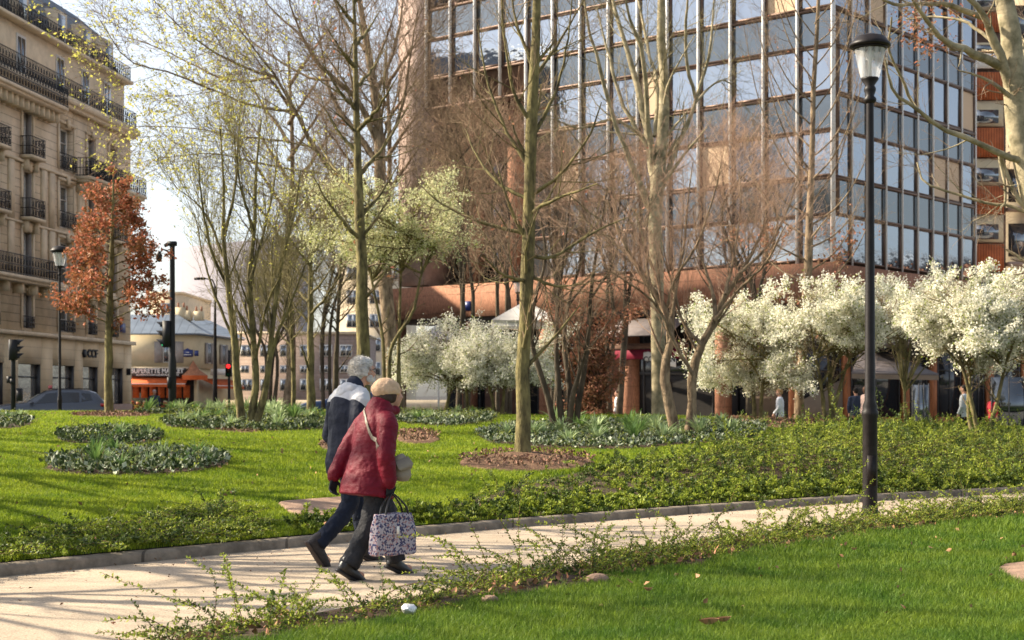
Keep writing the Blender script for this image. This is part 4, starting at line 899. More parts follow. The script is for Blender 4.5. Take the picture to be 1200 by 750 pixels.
# terracotta band, columns and shop fronts
for nm_, fr, a in (('band', FA, (-.35, LA+.6, -.25, .38, 5.2, 6.78)), ('band', FB, (0, LB+.0, -.25, .30, 5.35, 6.70))):
    m_ = MB(fr); m_.box(*a); m_.build('terracotta_band', M['terracotta'], office)
m_ = MB(FA); m_.box(-.2, LA+.4, -2.6, .2, 5.0, 5.195); m_.build('soffit', M['soffit'], office)
m_ = MB(FB); m_.box(0.1, LB-.1, -2.2, .15, 5.2, 5.345); m_.build('soffit', M['soffit'], office)
for u in np.arange(.2, LA, 4.8):
    m_ = MB(FA); m_.box(u, u+.45, -.35, .28, 0, 5.0); m_.build('column', M['terracotta'], office)
for u in np.arange(.2, LB-1, 4.4):
    m_ = MB(FB); m_.box(u, u+.6, -.35, .2, 0, 5.2); m_.build('column', M['terracotta'], office)
def shopfront(fr, u0, u1, n, z1, step=1.25, door=None):
    m_ = MB(fr); m_.box(u0, u1, n-.03, n, .25, z1); m_.build('shop_glazing', M['dark_glass'], office)
    m_ = MB(fr)
    for u in np.arange(u0, u1+.01, step): m_.box(u-.035, u+.035, n+.002, n+.07, 0, z1)
    for z in (.0, 2.35, z1-.16): m_.box(u0, u1, n+.004, n+.06, z, z+.14)
    m_.build('shop_frame', M['dark_frame'], office)
shopfront(FA, .9, 23.2, -2.3, 5.0); shopfront(FB, .4, LB-.6, -1.6, 5.2)
for u0, u1, c in ((3.2, 5.2, 'taupe'), (11.2, 12.6, 'terracotta'), (18.4, 20.4, 'brown_wall')):
    m_ = MB(FA); m_.box(u0, u1, -2.2, -2.05, .1, 3.4); m_.build('wall_panel', M[c], office)
# small blue plate on the band, and the white star on a black door
m_ = MB(FA); m_.box(19.2, 19.75, .385, .41, 5.5, 5.95); m_.build('street_plate', M['blue_plate'], office)
dq = MB(FA); dq.box(5.75, 6.75, -2.2, -2.0, .1, 2.9); door = dq.build('door', M['iron'], office)
st = MB(FA); pts = []
for k in range(10): r_ = .30 if k % 2 == 0 else .11; a = k*math.pi/5+math.pi/2; pts.append((6.25+r_*math.cos(a), 1.75+r_*math.sin(a)))
cc = FA(6.25, -1.97, 1.75); vv = [FA(u, -1.975, z) for u, z in pts]; st.add([cc]+vv, None, [(0, i+1, (i+1) % 10+1) for i in range(10)]); st.build('star_emblem', M['white'], door)

# brand banner and dark blind in the middle
aw = empty('shop_awning', tuple(FA(7.6, 0, 3.3)), 'low burgundy awning with a white lettered flap behind the V-shaped tree', 'awning')
m_ = MB(FA); m_.prism([(7.2, 3.0), (10.6, 3.0), (10.6, 3.42), (7.2, 3.42)], .4, .46); m_.build('canvas', M['burgundy'], aw)
m_ = MB(FA); m_.prism([(7.3, 2.62), (9.0, 2.95), (9.0, 3.3), (8.75, 3.32), (7.3, 3.0)], .47, .49); m_.build('white_flap', M['white'], aw)
text('lettering', 'COMMON', .36, M['iron'], aw, FA(8.15, .505, 2.97), FA.a+math.pi, .004, .008)
m_ = MB(FA); m_.box(6.9, 10.9, .1, .5, 3.46, 3.7); m_.build('box', M['brown_wall'], aw)
m_ = MB(); c0, c1 = FA(7.0, .5, 4.6), FA(11.0, .5, 4.6)
V = [FA(6.9, .15, 4.75), FA(10.9, .15, 4.75), FA(10.9, 1.7, 3.95), FA(6.9, 1.7, 3.95)]; V2 = [v+np.array([0, 0, .05]) for v in V]
m_.add(V+V2, [(0, 3, 2, 1), (4, 5, 6, 7), (0, 1, 5, 4), (1, 2, 6, 5), (2, 3, 7, 6), (3, 0, 4, 7)]); tag(m_.build('awning', M['grey_canvas']), 'dark sloping shop awning above the burgundy one', 'awning')
# two white flat parasols
for (x0, x1, y, D, lb) in ((576, 656, 358, 47, 'white square parasol with flat canopy behind the straight mossy trunk'), (488, 540, 384, 61, 'white flat parasol half hidden by blossom right of the couple')):
    a = P(x0, y, D); b = P(x1, y, D); c = (a+b)/2; r_ = (b[0]-a[0])/2; root = empty('parasol', (c[0], c[1], 0), lb, 'parasol')
    h = a[2]; V = [(c[0]-r_, c[1]-r_, h-.5), (c[0]+r_, c[1]-r_, h-.5), (c[0]+r_, c[1]+r_, h-.5), (c[0]-r_, c[1]+r_, h-.5), (c[0], c[1], h+.15)]
    W = [(x, y_, z-.18) for x, y_, z in V[:4]]
    m_ = MB(); m_.add(V+W, [(0, 1, 6, 5), (1, 2, 7, 6), (2, 3, 8, 7), (3, 0, 5, 8)], [(0, 1, 4), (1, 2, 4), (2, 3, 4), (3, 0, 4)]); m_.build('canopy', M['off_white'], root)
    m_ = MB(); m_.cyl((c[0], c[1], 0), (c[0], c[1], h+.1), .04); m_.build('pole', M['white'], root)
    m_ = MB()
    for q in V[:4]: m_.cyl((c[0], c[1], h-.05), (q[0]*.96+c[0]*.04, q[1]*.96+c[1]*.04, q[2]+.0), .018, n=6)
    m_.build('ribs', M['white'], root); m_ = MB(); m_.lathe([(.35, 0), (.35, .08), (.06, .12)], (c[0], c[1], 0)); m_.build('foot', M['iron'], root)

# ------------------------------------------------------------------ restaurant terrace at the right
TD = 55.0; x0 = P(925, 463, TD)[0]; x1 = P(1290, 463, TD)[0]
FT = Fr(x0, TD, math.atan2(.16, 1)); LT = (x1-x0)
ter = empty('restaurant_terrace', (x0, TD, 0), 'glazed wooden restaurant terrace under the white blossom trees at right', 'terrace')
m_ = MB(FT); m_.box(0, LT, 1.0, 1.2, .1, 3.3); m_.build('back_wall', M['core'], ter)
m_ = MB(FT); m_.box(-.1, LT, -.05, 1.3, 3.3, 3.46); m_.build('roof', M['soffit'], ter)
m_ = MB(FT); m_.box(1.9, LT*.62, -.02, .12, 0, .62); m_.build('low_wall', M['wood'], ter)
for u in (0.02, 2.0, 4.25, 5.3, 6.6, 7.5, 8.9, 10.2):
    if u < LT: m_ = MB(FT); m_.box(u, u+.26, -.1, .16, .0, 3.28); m_.build('pillar', M['wood'], ter)
for i_, (a, b) in enumerate(((.32, 1.95), (2.3, 4.2), (4.55, 5.25), (5.6, 6.55), (6.9, 7.45), (7.8, 8.85), (9.2, 10.15))):
    m_ = MB(FT); m_.box(a, b, .02, .05, .63, 3.25); p_ = m_.build('glass_panel', M['dark_glass'], ter)
    m_ = MB(FT)
    for u in (a+.02, (a+b)/2, b-.06): m_.box(u, u+.04, -.01, .018, .63, 3.25)
    m_.box(a, b, -.008, .016, 2.3, 2.36); m_.build('glazing_bar', M['dark_frame'], p_)
m_ = MB(FT); m_.prism([(.35, .5), (1.95, .5), (1.95, 2.0), (.35, 1.2)], -.14, -.11); m_.build('canvas_panel', M['taupe'], ter)
m_ = MB(FT); m_.box(2.4, 5.6, -2.6, -.11, 3.13, 3.26); m_.build('sun_shade', M['grey_canvas'], ter)
a = P(998, 436, 52.5); b = P(1100, 438, 52.5); t = P(1008, 411, 54.3); t2 = P(1045, 415, 54.3)
m_ = MB(); lo = [a, b]; V = [a, b, t2, t]; m_.add([*V, *[v-np.array([0, 0, .06]) for v in V]], [(0, 1, 2, 3), (7, 6, 5, 4), (0, 4, 5, 1), (1, 5, 6, 2), (2, 6, 7, 3), (3, 7, 4, 0)])
aw = tag(m_.build('awning', M['grey_canvas']), 'grey pointed awning sloping down over the terrace behind the black lamp post', 'awning')
m_ = MB(); m_.quad(a+[0, -.003, -.06], b+[0, -.003, -.06], b+[0, -.003, -.22], a+[0, -.003, -.22]); m_.build('valance', M['taupe'], aw)
# standing glass screens / menu stands right of the terrace
for px, w, lb in ((1078, .5, 'clear glass menu stand before the terrace'), (1190, 1.6, 'grey metal service cabinet with glazing beside the right blossom tree')):
    c = P(px, 490, 50); m_ = MB(); m_.box(c[0]-w/2, c[0]+w/2, 49.9, 50.1, .12, 1.75 if w < 1 else 2.0); root = empty('menu_stand' if w < 1 else 'glass_screen', (c[0], 50, 0), lb, 'stand' if w < 1 else 'screen')
    m_.build('panel', M['pane'] if w < 1 else M['spandrel_glass'], root); m_ = MB()
    for u in (-w/2-.03, -w/6, w/6, w/2-.01): m_.box(c[0]+u, c[0]+u+.04, 49.88, 49.899, .0, 2.03 if w > 1 else 1.8)
    m_.build('frame', M['dark_frame'], root)

# red clad tower at the far right
D = 92; xa = P(1142, 0, D)[0]; xb = P(1176, 0, D)[0]; tow = empty('apartment_tower', (xa, D, 0), 'tower of rust red ribbed panels and cream windows beside the right plane tree', 'building')
m_ = MB(); m_.box(xa-8, xb+.2, D+.2, D+10, 0, 29); m_.build('wall', M['bronze'], tow)
for y0, y1, k in ((15, 37, 'r'), (50, 56, 'w'), (63, 80, 's'), (85, 117, 'r'), (118, 148, 'w'), (150, 184, 'r'), (186, 217, 'w'), (218, 251, 'r'), (252, 284, 'w'), (286, 318, 'r'), (320, 350, 'w'), (352, 384, 'r'), (-20, 12, 'w')):
    za, zb = P(0, y1, D)[2], P(0, y0, D)[2]
    if k == 'w':
        m_ = MB(); m_.box(xa, xb, D+.0, D+.3, za, zb); w = m_.build('window', M['cream'], tow)
        m_ = MB(); m_.box(xa+.12, xb-.3, D-.03, D-.001, za+.18, zb-.55); m_.build('pane', M['pane'], w)
    else: m_ = MB(); m_.box(xa+.02, xb-.02, D-.12, D+.3, za, zb); m_.build('cladding_panel', M['red_clad'] if k == 'r' else M['white'], tow)
xc = P(1250, 0, D)[0]; tw2 = empty('stone_building', (xb, D, 0), 'pale stone block with shaded balconies behind the right plane tree', 'building')
m_ = MB(); m_.box(xb+.25, xc, D+1, D+12, 0, 30); m_.build('wall', M['stone_plain'], tw2)
for k in range(8):
    m_ = MB(); m_.box(xb+.3, xc, D-.1, D+.99, 2.6+k*3.3, 2.8+k*3.3); m_.build('balcony_slab', M['concrete'], tw2)
    for j_ in range(2): m_ = MB(); m_.box(xb+.6+j_*1.7, xb+1.8+j_*1.7, D+.93, D+.99, 3.2+k*3.3, 5.2+k*3.3); m_.build('window', M['pane'], tw2)

# block facing the glass wall from across the right-hand street (its reflection fills the lower panes)
ob = empty('apartment_building', (44, 84, 0), 'orange brick apartment building across the street, mirrored in the office windows', 'building'); FO = Fr(42, 70, math.atan2(24, 6)); 
m_ = MB(FO); m_.box(0, 26, -8, 0, 0, 9.4); m_.build('wall', M['terracotta'], ob)
for k in range(10):
    for j_ in range(3): m_ = MB(FO); m_.box(1+k*2.5, 2.4+k*2.5, .001, .06, 1.2+j_*2.8, 3.2+j_*2.8); m_.build('window', M['white_frame'], ob)
m_ = MB(FO); m_.box(-.3, 26.3, -8.3, .3, 9.402, 10.0); m_.build('roof', M['zinc'], ob)

# ------------------------------------------------------------------ stone apartment building (left)
FL = Fr(-22.85, 92.0, math.atan2(-.994, -.11)); hs = empty('apartment_building', (-22.85, 92, 0), 'tall cream stone apartment building with black iron balconies at the left edge', 'building')
HE = 17.3; LL = 27.5; DP = 11
COLS = [2.9, 6.2, 9.7, 14.6, 18.6, 22.4]; WW = {0: 1.15, 1: 1.15, 2: 1.9, 3: 1.15, 4: 1.15, 5: 1.15}
FL0 = [4.75, 7.3, 10.3, 13.4, 16.5-.1]; WH = [1.75, 2.3, 2.35, 2.3, 2.2]
# wall with real openings: piers and lintels
m_ = MB(FL); rows = [(4.6, None)]
zs = [4.62]; 
for z, h in zip(FL0[:4], WH[:4]): zs += [z+.05, z+.05+h]
zs.append(HE)
us = [0.0]
for i_, c in enumerate(COLS): us += [c-WW[i_]/2, c+WW[i_]/2]
us.append(LL)
for a in range(0, len(us)-1, 2): m_.box(us[a], us[a+1], -.45, 0, 4.62, HE)
for i_ in range(len(COLS)):
    a, b = us[1+2*i_], us[2+2*i_]
    for k in range(0, len(zs)-1, 2): m_.box(a, b, -.45, -.004, zs[k], zs[k+1])
m_.box(0.02, LL-.02, -DP, -.46, 0, HE-.02); wall = m_.build('wall', M['stone'], hs)
# shop storey
m_ = MB(FL); SW = [(1.3, 3.7), (5.2, 7.5), (8.6, 11.6), (13.0, 15.8), (17.4, 20.2), (22, 25)]; e = 0.0
for a, b in SW: m_.box(e, a, -.4, .06, .9, 4.4); m_.box(a, b, -.4, .058, 3.0, 4.4); e = b
m_.box(e, LL, -.4, .06, .9, 4.4); m_.build('shop_wall', M['render'], hs)
m_ = MB(FL); m_.box(-.05, LL, -.4, .10, 0, .9); m_.build('plinth', M['plinth'], hs)
m_ = MB(FL); m_.box(-.15, LL, -.4, .30, 4.4, 4.61); m_.build('cornice', M['stone_plain'], hs)
for a, b in SW:
    m_ = MB(FL); m_.box(a, b, -.3, -.24, .91, 3.0); m_.box(a, a+.07, -.239, .0, .91, 3.0); m_.box(b-.07, b, -.239, 0, .91, 3.0); m_.box(a+.07, b-.07, -.239, -.18, 2.3, 2.38); w = m_.build('shop_window', M['dark_frame'], hs)
    m_ = MB(FL); m_.quad(FL(a+.07, -.235, .95), FL(b-.07, -.235, .95), FL(b-.07, -.235, 2.98), FL(a+.07, -.235, 2.98)); m_.build('pane', M['shop_glass'], w)
text('lettering', 'CCF', .62, M['iron'], hs, FL(6.2, .10, 3.72), FL.a+math.pi, .04, .015, 1.25)
m_ = MB(FL); m_.prism([(7.35+.3*math.cos(t_), 3.72+.25*math.sin(t_)) for t_ in np.arange(6)*math.pi/3], .065, .14); m_.build('emblem', M['iron'], hs)
m_ = MB(FL); m_.box(.8, .87, .07, .32, 2.6, 3.0); m_.build('blade_sign', M['iron'], hs)
m_ = MB(FL); m_.box(.9, 1.75, .003, .03, 5.1, 5.65); pl_ = m_.build('street_plate', M['blue_plate'], hs)
# iron railing mesh builder
def railing(fr, u0, u1, n0, n1, z, h, parent, name='railing', step=.17):
    m_ = MB(fr)
    for zz in (z+.04, z+h*.45, z+h-.04): m_.box(u0, u1, n1-.03, n1, zz, zz+.035); m_.box(u0, u0+.03, n0, n1-.03, zz, zz+.035); m_.box(u1-.03, u1, n0, n1-.03, zz, zz+.035)
    for u in np.arange(u0+.02, u1-.02, step): m_.box(u, u+.018, n1-.027, n1-.004, z, z+h)
    for u in np.arange(u0+.08, u1-.1, step*2): m_.box(u-.02, u+.05, n1-.024, n1-.008, z+h*.12, z+h*.38); m_.box(u+.01, u+.05, n1-.024, n1-.008, z+h*.55, z+h*.8)
    for n in np.arange(n0+.1, n1-.05, step): m_.box(u0+.004, u0+.026, n, n+.028, z, z+h); m_.box(u1-.026, u1-.004, n, n+.028, z, z+h)
    return m_.build(name, M['iron'], parent)
for i_, c in enumerate(COLS):
    for k, (z, h) in enumerate(zip(FL0[:4], WH[:4])):
        w = WW[i_]; a, b = c-w/2, c+w/2; m_ = MB(FL); zz = z+.055
        m_.box(a, a+.08, -.44, -.33, zz, zz+h).box(b-.08, b, -.44, -.33, zz, zz+h).box(a+.08, b-.08, -.44, -.33, zz+h-.1, zz+h).box(a+.08, b-.08, -.44, -.33, zz, zz+.12).box(c-.04, c+.04, -.44, -.32, zz+.12, zz+h-.1)
        for q in (.38, .66): m_.box(a+.08, b-.08, -.42, -.34, zz+h*q, zz+h*q+.04)
        wd = m_.build('window', M['white_frame'], hs); m_ = MB(FL); m_.quad(FL(a+.08, -.40, zz+.1), FL(b-.08, -.40, zz+.1), FL(b-.08, -.40, zz+h-.1), FL(a+.08, -.40, zz+h-.1)); m_.build('pane', M['pane'], wd)
        if i_ in (0, 1, 3, 5):
            for a_ in (a, b-.05): m_ = MB(FL); m_.box(a_, a_+.05, -.32, -.02, zz+.02, zz+h-.05); m_.build('shutter', M['shutter'], wd)
        # stone surround
        m_ = MB(FL); m_.box(a-.2, a-.01, .002, .07, zz-.02, zz+h+.12); m_.box(b+.01, b+.2, .002, .07, zz-.02, zz+h+.12); m_.box(a-.2, b+.2, .002, .11, zz+h+.125, zz+h+.28); m_.prism([(c-.16, zz+h-.02), (c+.16, zz+h-.02), (c+.22, zz+h+.4), (c-.22, zz+h+.4)], .112, .2); m_.build('surround', M['stone_plain'], hs)
        if k == 0: railing(FL, a-.02, b+.02, -.1, .16, zz, .6, hs)
        elif k in (2, 3) and i_ != 2:
            m_ = MB(FL); m_.box(a-.3, b+.3, .003, .62, zz-.18, zz-.02); 
            for q in (a-.1, b-.08): m_.prism([(q, zz-.18), (q+.18, zz-.18), (q+.16, zz-.75), (q+.02, zz-.75)], .004, .35)
            sb = m_.build('balcony', M['stone_plain'], hs); railing(FL, a-.28, b+.28, .02, .60, zz-.02, .95, sb)
        elif i_ == 2 and k > 1: railing(FL, a-.04, b+.04, -.1, .2, zz, .85, hs)
def long_balcony(z, u0, u1, dep=.85):
    m_ = MB(FL); m_.box(u0, u1, .003, dep, z-.2, z-.02); m_.box(u0+.05, u1-.05, .004, dep-.12, z-.34, z-.2)
    for u in np.arange(u0+.3, u1, .62 if z > 15 else 1.6): m_.prism([(u, z-.34), (u+.24, z-.34), (u+.22, z-.85), (u+.03, z-.85)], .005, dep*.62)
    sb = m_.build('balcony', M['stone_plain'], hs); railing(FL, u0+.02, u1-.02, .05, dep-.02, z-.02, 1.0, sb)
long_balcony(7.3, 12.6, LL); long_balcony(13.35, -.2, 8.6, .95); long_balcony(16.45, 11.6, LL, .95); long_balcony(7.3, 4.6, 7.9, .6)
for u in (4.6, 7.9, 11.7, 12.7, 16.6):
    m_ = MB(FL); m_.box(u-.3, u+.3, .004, .12, 7.6, 9.98); m_.build('pilaster', M['stone_plain'], hs); m_ = MB(FL); m_.box(u-.3, u+.3, .004, .12, 10.14, 13.03); m_.build('pilaster', M['stone_plain'], hs)
m_ = MB(FL); m_.box(-.02, LL, .002, .16, 6.95, 7.1).box(-.02, LL, .002, .12, 10.0, 10.12).box(-.02, LL, .002, .14, 13.05, 13.2).box(-.3, LL, -.4, .5, HE-.35, HE).box(-.2, LL, .002, .35, HE-.55, HE-.352); m_.build('string_course', M['stone_plain'], hs)
m_ = MB(FL); m_.box(.3, 3.2, .5, .001+.5, 0, .001); 
# attic: set-back storey then mansard
m_ = MB(FL); m_.box(.1, LL, -DP+.5, -.35, HE+.001, 20.0); m_.build('attic_wall', M['stone_plain'], hs)
sec = [(-.35, 20.2), (-1.0, 22.4), (-2.4, 23.6), (-DP+2, 23.6), (-DP+.6, 20.2)]; V = [FL(.5+.0, n_, z_) if 0 else FL(.6+max(0, (z_-20.2))*.5, n_, z_) for n_, z_ in sec]+[FL(LL, n_, z_) for n_, z_ in sec]
m_ = MB(); m_.add(V, [(i_, i_+1, i_+6, i_+5) for i_ in range(4)]+[(4, 0, 5, 9)]); m_.ng.append((0, 1, 2, 3, 4)); m_.ng.append((9, 8, 7, 6, 5)); m_.build('roof', M['zinc'], hs)
m_ = MB(FL); m_.box(-.1, LL, -.6, .15, 20.0, 20.19); m_.build('eaves', M['stone_plain'], hs)
for c in COLS:
    m_ = MB(FL); m_.box(c-.55, c+.55, -.348, -.30, 17.4, 19.6); w = m_.build('window', M['white_frame'], hs); m_ = MB(FL); m_.box(c-.42, c-.04, -.298, -.285, 17.55, 19.45).box(c+.04, c+.42, -.298, -.285, 17.55, 19.45); m_.build('pane', M['pane'], w)
    m_ = MB(FL); m_.box(c-.75, c+.75, -1.6, -.25, 20.25, 22.0); d_ = m_.build('dormer', M['stone_plain'], hs); m_ = MB(FL); m_.box(c-.45, c+.45, -.248, -.22, 20.45, 21.8); m_.build('pane', M['pane'], d_)
railing(FL, .1, LL-.1, -.3, .42, HE+.01, .95, hs); railing(FL, .2, LL-.1, -.34, .1, 20.2, .8, hs)

# ------------------------------------------------------------------ grocery corner house
GD = 120.0; gx0 = P(118, 0, GD)[0]; gx1 = P(229, 0, GD)[0]; G0 = Fr(gx0, GD, math.pi); GW = gx1-gx0
FG = Fr(gx0, GD, 0)      # u to the right, n away from viewer -> use negative n as outward
gr = empty('corner_house', (gx1, GD, 0), 'two-storey cream corner house with zinc roof above an orange-awninged grocery', 'building')
FG2 = Fr(gx1, GD, math.atan2(10.7, 1.0))   # recedes to the right-hand street; outward is -n
L2 = 13.0; EZ = 6.25
m_ = MB(FG); m_.box(0, GW, 0, 10, 3.55, EZ); m_.box(0, GW, .5, 10, 0, 3.55); m_.build('wall', M['cream'], gr)
m_ = MB(FG2); m_.box(0.02, L2, 0.05, 5, 3.55, EZ-.01); m_.box(.3, L2, .4, 5, 0, 3.55); m_.build('side_wall', M['cream'], gr)
m_ = MB(); A_ = np.array(FG(-1, -.35, EZ)); B_ = np.array([gx1+.4, GD-.35, EZ]); C_ = FG2(L2, -.35, EZ)+np.array([.3, 0, 0]); tz = np.array([0, 0, 1.35])
m_.add([A_, B_, C_, A_+[0, 3.2, 1.6], B_+[-2.4, 3.0, 1.6], C_+[-3.2, 0, 1.6]], [(0, 1, 4, 3), (1, 2, 5, 4)]); m_.add([A_+[0, 3.2, 1.6], B_+[-2.4, 3.0, 1.6], C_+[-3.2, 0, 1.6], A_+[0, 14, 1.7]], [(0, 1, 2, 3)]); m_.build('roof', M['zinc'], gr)
m_ = MB(); m_.box(gx0-1, gx1+.4, GD-.4, GD+.2, EZ-.12, EZ-.003); m_.build('gutter', M['zinc'], gr); m_ = MB(FG2); m_.box(-.2, L2, -.42, .1, EZ-.12, EZ-.004); m_.build('gutter', M['zinc'], gr)
for px, w, h in ((211, .75, .9), (220, .5, .5), (232, .7, .4)):
    c = P(px, 0, GD+3); m_ = MB(); m_.box(c[0]-w/2, c[0]+w/2, GD+3, GD+3.8, 7.4, 7.9+h*.6); ch = m_.build('chimney', M['cream'], gr); m_ = MB()
    for q in np.linspace(-w*.3, w*.3, max(1, int(w*3))): m_.lathe([(.09, 0), (.07, .4)], (c[0]+q, GD+3.4, 7.9+h*.6), 8)
    m_.build('chimney_pot', M['terracotta'], ch)
def gwin(fr, u, w, z0_, z1_, shut=True):
    m_ = MB(fr); m_.box(u, u+w, -.05, -.002, z0_, z1_); wd = m_.build('window', M['white_frame'], gr); m_ = MB(fr); m_.box(u+.08, u+w/2-.04, -.065, -.052, z0_+.08, z1_-.08).box(u+w/2+.04, u+w-.08, -.065, -.052, z0_+.08, z1_-.08); m_.build('pane', M['pane'], wd)
    if shut:
        for a_, b_ in ((u-w*.7, u-.03), (u+w+.03, u+w*1.7)): m_ = MB(fr); m_.box(a_, b_, -.09, -.004, z0_, z1_); m_.build('shutter', M['shutter'], wd)
ux = lambda px: (px-118)/F*GD
gwin(FG, ux(191), .95, 3.95, 5.6); gwin(FG2, 3.2, .9, 3.95, 5.6); gwin(FG2, 7.4, .9, 3.95, 5.6); gwin(FG2, 10.8, .9, 3.95, 5.6)
m_ = MB(); m_.box(gx0, gx1+.05, GD-.12, GD-.01, 3.42, 3.62); m_.build('string_course', M['stone_plain'], gr)
for px, w, h in ((220, .85, .55), (230.5, .32, .42)):
    c = P(px, 414, GD); m_ = MB(); m_.box(c[0]-w/2, c[0]+w/2, GD-.08, GD-.03, c[2]-h/2, c[2]+h/2); m_.prism([(c[0]-w/4, c[2]+h/2), (c[0]+w/4, c[2]+h/2), (c[0], c[2]+h*.75)], GD-.078, GD-.032, ID) if w > .5 else None; p_ = m_.build('street_plate', M['blue_plate'], gr)
c = P(220, 414, GD); m_ = MB(); [m_.box(c[0]+a, c[0]+b, GD-.09, GD-.083, c[2]+z_, c[2]+z_+.05) for a, b, z_ in ((-.3, .3, -.14), (-.12, .12, .05))]; m_.build('plate_marks', M['white'], gr)
# shop: sign, awnings, stock
sg = tag(MB(FG).box(ux(152.5), ux(219), -.42, -.25, 2.55+.32, 2.55+.96).build('shop_sign', M['sign_dark']), 'dark sign board lettered SUPERETTE MARKET over the orange awning', 'sign')
zc = 2.55+.64
text('lettering', 'SUPERETTE MARKET', .50, M['white'], sg, FG(ux(186), -.44, zc+.10), 0, .01, .012, .90)
text('lettering', 'ALIMENTATION GENERALE  FRUITS', .21, M['white'], sg, FG(ux(186), -.44, zc-.20), 0, .01, .004, 1.0)
def awning(fr, u0, u1, z, dep, m, lb, drop=.55, name='awning'):
    V = [fr(u0, -.1, z), fr(u1, -.1, z), fr(u1, -dep, z-drop), fr(u0, -dep, z-drop)]; W = [v-np.array([0, 0, .04]) for v in V]
    m_ = MB(); m_.add(V+W, [(0, 3, 2, 1), (4, 5, 6, 7), (0, 1, 5, 4), (1, 2, 6, 5), (2, 3, 7, 6), (3, 0, 4, 7)]); o = tag(m_.build(name, m), lb, 'awning')
    m_ = MB(); m_.add([V[3]+[0, -.005, 0], V[2]+[0, -.005, 0], V[2]+[0, -.005, -.26], V[3]+[0, -.005, -.26]], [(0, 1, 2, 3)]); m_.build('valance', m, o)
    m_ = MB(); m_.add([V[3]+[0, -.01, -.0], V[2]+[0, -.01, -.0], V[2]+[0, -.01, -.05], V[3]+[0, -.01, -.05]], [(0, 1, 2, 3)]); m_.build('trim', M['white'], o); return o
awning(FG, ux(150), ux(222), 2.86, 1.5, M['orange'], 'long orange awning under the grocery sign board')
awning(FG2, .9, 9.5, 2.75, 1.3, M['orange'], 'orange awning along the side street front of the grocery')
c = P(228, 0, GD-.2); m_ = MB(); K = 14
rim = [(c[0]+1.0*math.cos(a), GD-.1-1.0*abs(math.sin(a)) if math.sin(a) > 0 else GD-.1, 2.95) for a in np.linspace(math.pi, 0, K)]; top = np.array([c[0]-.15, GD-.05, 4.15])
mid = [tuple(np.array(r_)*.45+np.array([top[0], top[1], 3.75])*.55) for r_ in rim]
m_.add(list(rim)+mid+[top], [(i_, i_+1, K+i_+1, K+i_) for i_ in range(K-1)], [(K+i_, K+i_+1, 2*K) for i_ in range(K-1)]); o = tag(m_.build('corner_awning', M['rust_awning']), 'rounded faded orange hood over the corner door of the grocery', 'awning')
m_ = MB(); m_.add(list(rim)+[(x, y_, z-.35) for x, y_, z in rim], [(i_, i_+1, K+i_+1, K+i_) for i_ in range(K-1)]); m_.build('valance', M['orange'], o)
m_ = MB(); m_.box(c[0]+.9, c[0]+3.0, GD+1.6, GD+1.7, 3.0, 3.5); m_.build('fascia', M['white'], gr)
m_ = MB(FG); m_.box(ux(152), ux(226), .3, .45, .0, 2.9); m_.build('shop_interior', M['core'], gr)
for px in (152, 229.5): m_ = MB(); q = P(px, 0, GD)[0]; m_.box(q-.14, q+.14, GD-.02, GD+.25, 0, 3.5); m_.build('door_post', M['cream'], gr)
gcols = [(0.55, .12, .03), (.5, .4, .05), (.12, .25, .05), (.5, .05, .04), (.6, .5, .4), (.3, .12, .05)]; gm = [mat('produce', c_, .6, .2, 8) for c_ in gcols]
for k in range(16):
    u = ux(155)+k*(ux(218)-ux(155))/16; r2 = k % 2; m_ = MB(FG); zb = .55 if r2 else .9; m_.box(u, u+.27, -.9+.35*r2, -.5+.35*r2, zb-.25, zb)
    o = m_.build('produce_crate', M['wood']); tag(o, 'produce crate, %s from the left under the long orange awning' % ORD[k], 'crate', 'produce crates outside the grocery'); m_ = MB(); rq = np.random.default_rng(k)
    for q in range(9): m_.ell(FG(u+.05+.085*(q % 3), -.82+.35*r2+.1*(q//3), zb+.03), (.05, .05, .045), n=8)
    m_.build('produce', gm[k % 6], o, True)
m_ = MB(FG); 
for k in range(7): m_.box(ux(155)+k*.66, ux(155)+k*.66+.5, .12, .25, 1.2, 2.2)
m_.build('shelf_goods', gm[0], gr)

# ------------------------------------------------------------------ far buildings
def block(name, label, xa, xb, D, ytop, m, dep=14, win=None, roof=None, ytop2=None):
    a = P(xa, ytop, D); b = P(xb, ytop2 or ytop, D); root = empty(name, (a[0], D, 0), label, 'building')
    m_ = MB(); V = [(a[0], D, 0), (b[0], D, 0), (b[0], D, b[2]), (a[0], D, a[2])]; W = [(x, y_+dep, z) for x, y_, z in V]; m_.add(V+W, [(0, 1, 2, 3), (7, 6, 5, 4), (0, 3, 7, 4), (1, 5, 6, 2), (3, 2, 6, 7)]); m_.build('wall', m, root)
    m_ = MB(); m_.box(a[0]-.1, b[0]+.1, D-.12, D+dep, min(a[2], b[2])+.01 if a[2] == b[2] else a[2]+5, (a[2] if a[2] == b[2] else a[2]+5)+.25)
    if a[2] == b[2]: m_.build('parapet', M['stone_plain'], root)
    if win:
        for yr0, yr1, w, step in win:
            za, zb = P(0, yr1, D)[2], P(0, yr0, D)[2]
            for x in np.arange(a[0]+step*.4, b[0]-w, step):
                m_ = MB(); m_.box(x, x+w, D-.05, D-.002, za, zb); wd = m_.build('window', M['white_frame'], root); m_ = MB(); m_.box(x+.1, x+w/2-.04, D-.07, D-.052, za+.1, zb-.1).box(x+w/2+.04, x+w-.1, D-.07, D-.052, za+.1, zb-.1); m_.build('pane', M['pane'], wd)
    return root
block('grey_building', 'windowless lilac grey slab rising behind the zinc-roofed corner house', 212, 345, 175, 290, M['grey_slab'], ytop2=276)
block('cream_building', 'narrow cream house wall between the oak and the tall mast', 176, 214, 150, 345, M['stone_plain'], win=[(355, 368, 1.0, 2.6)])
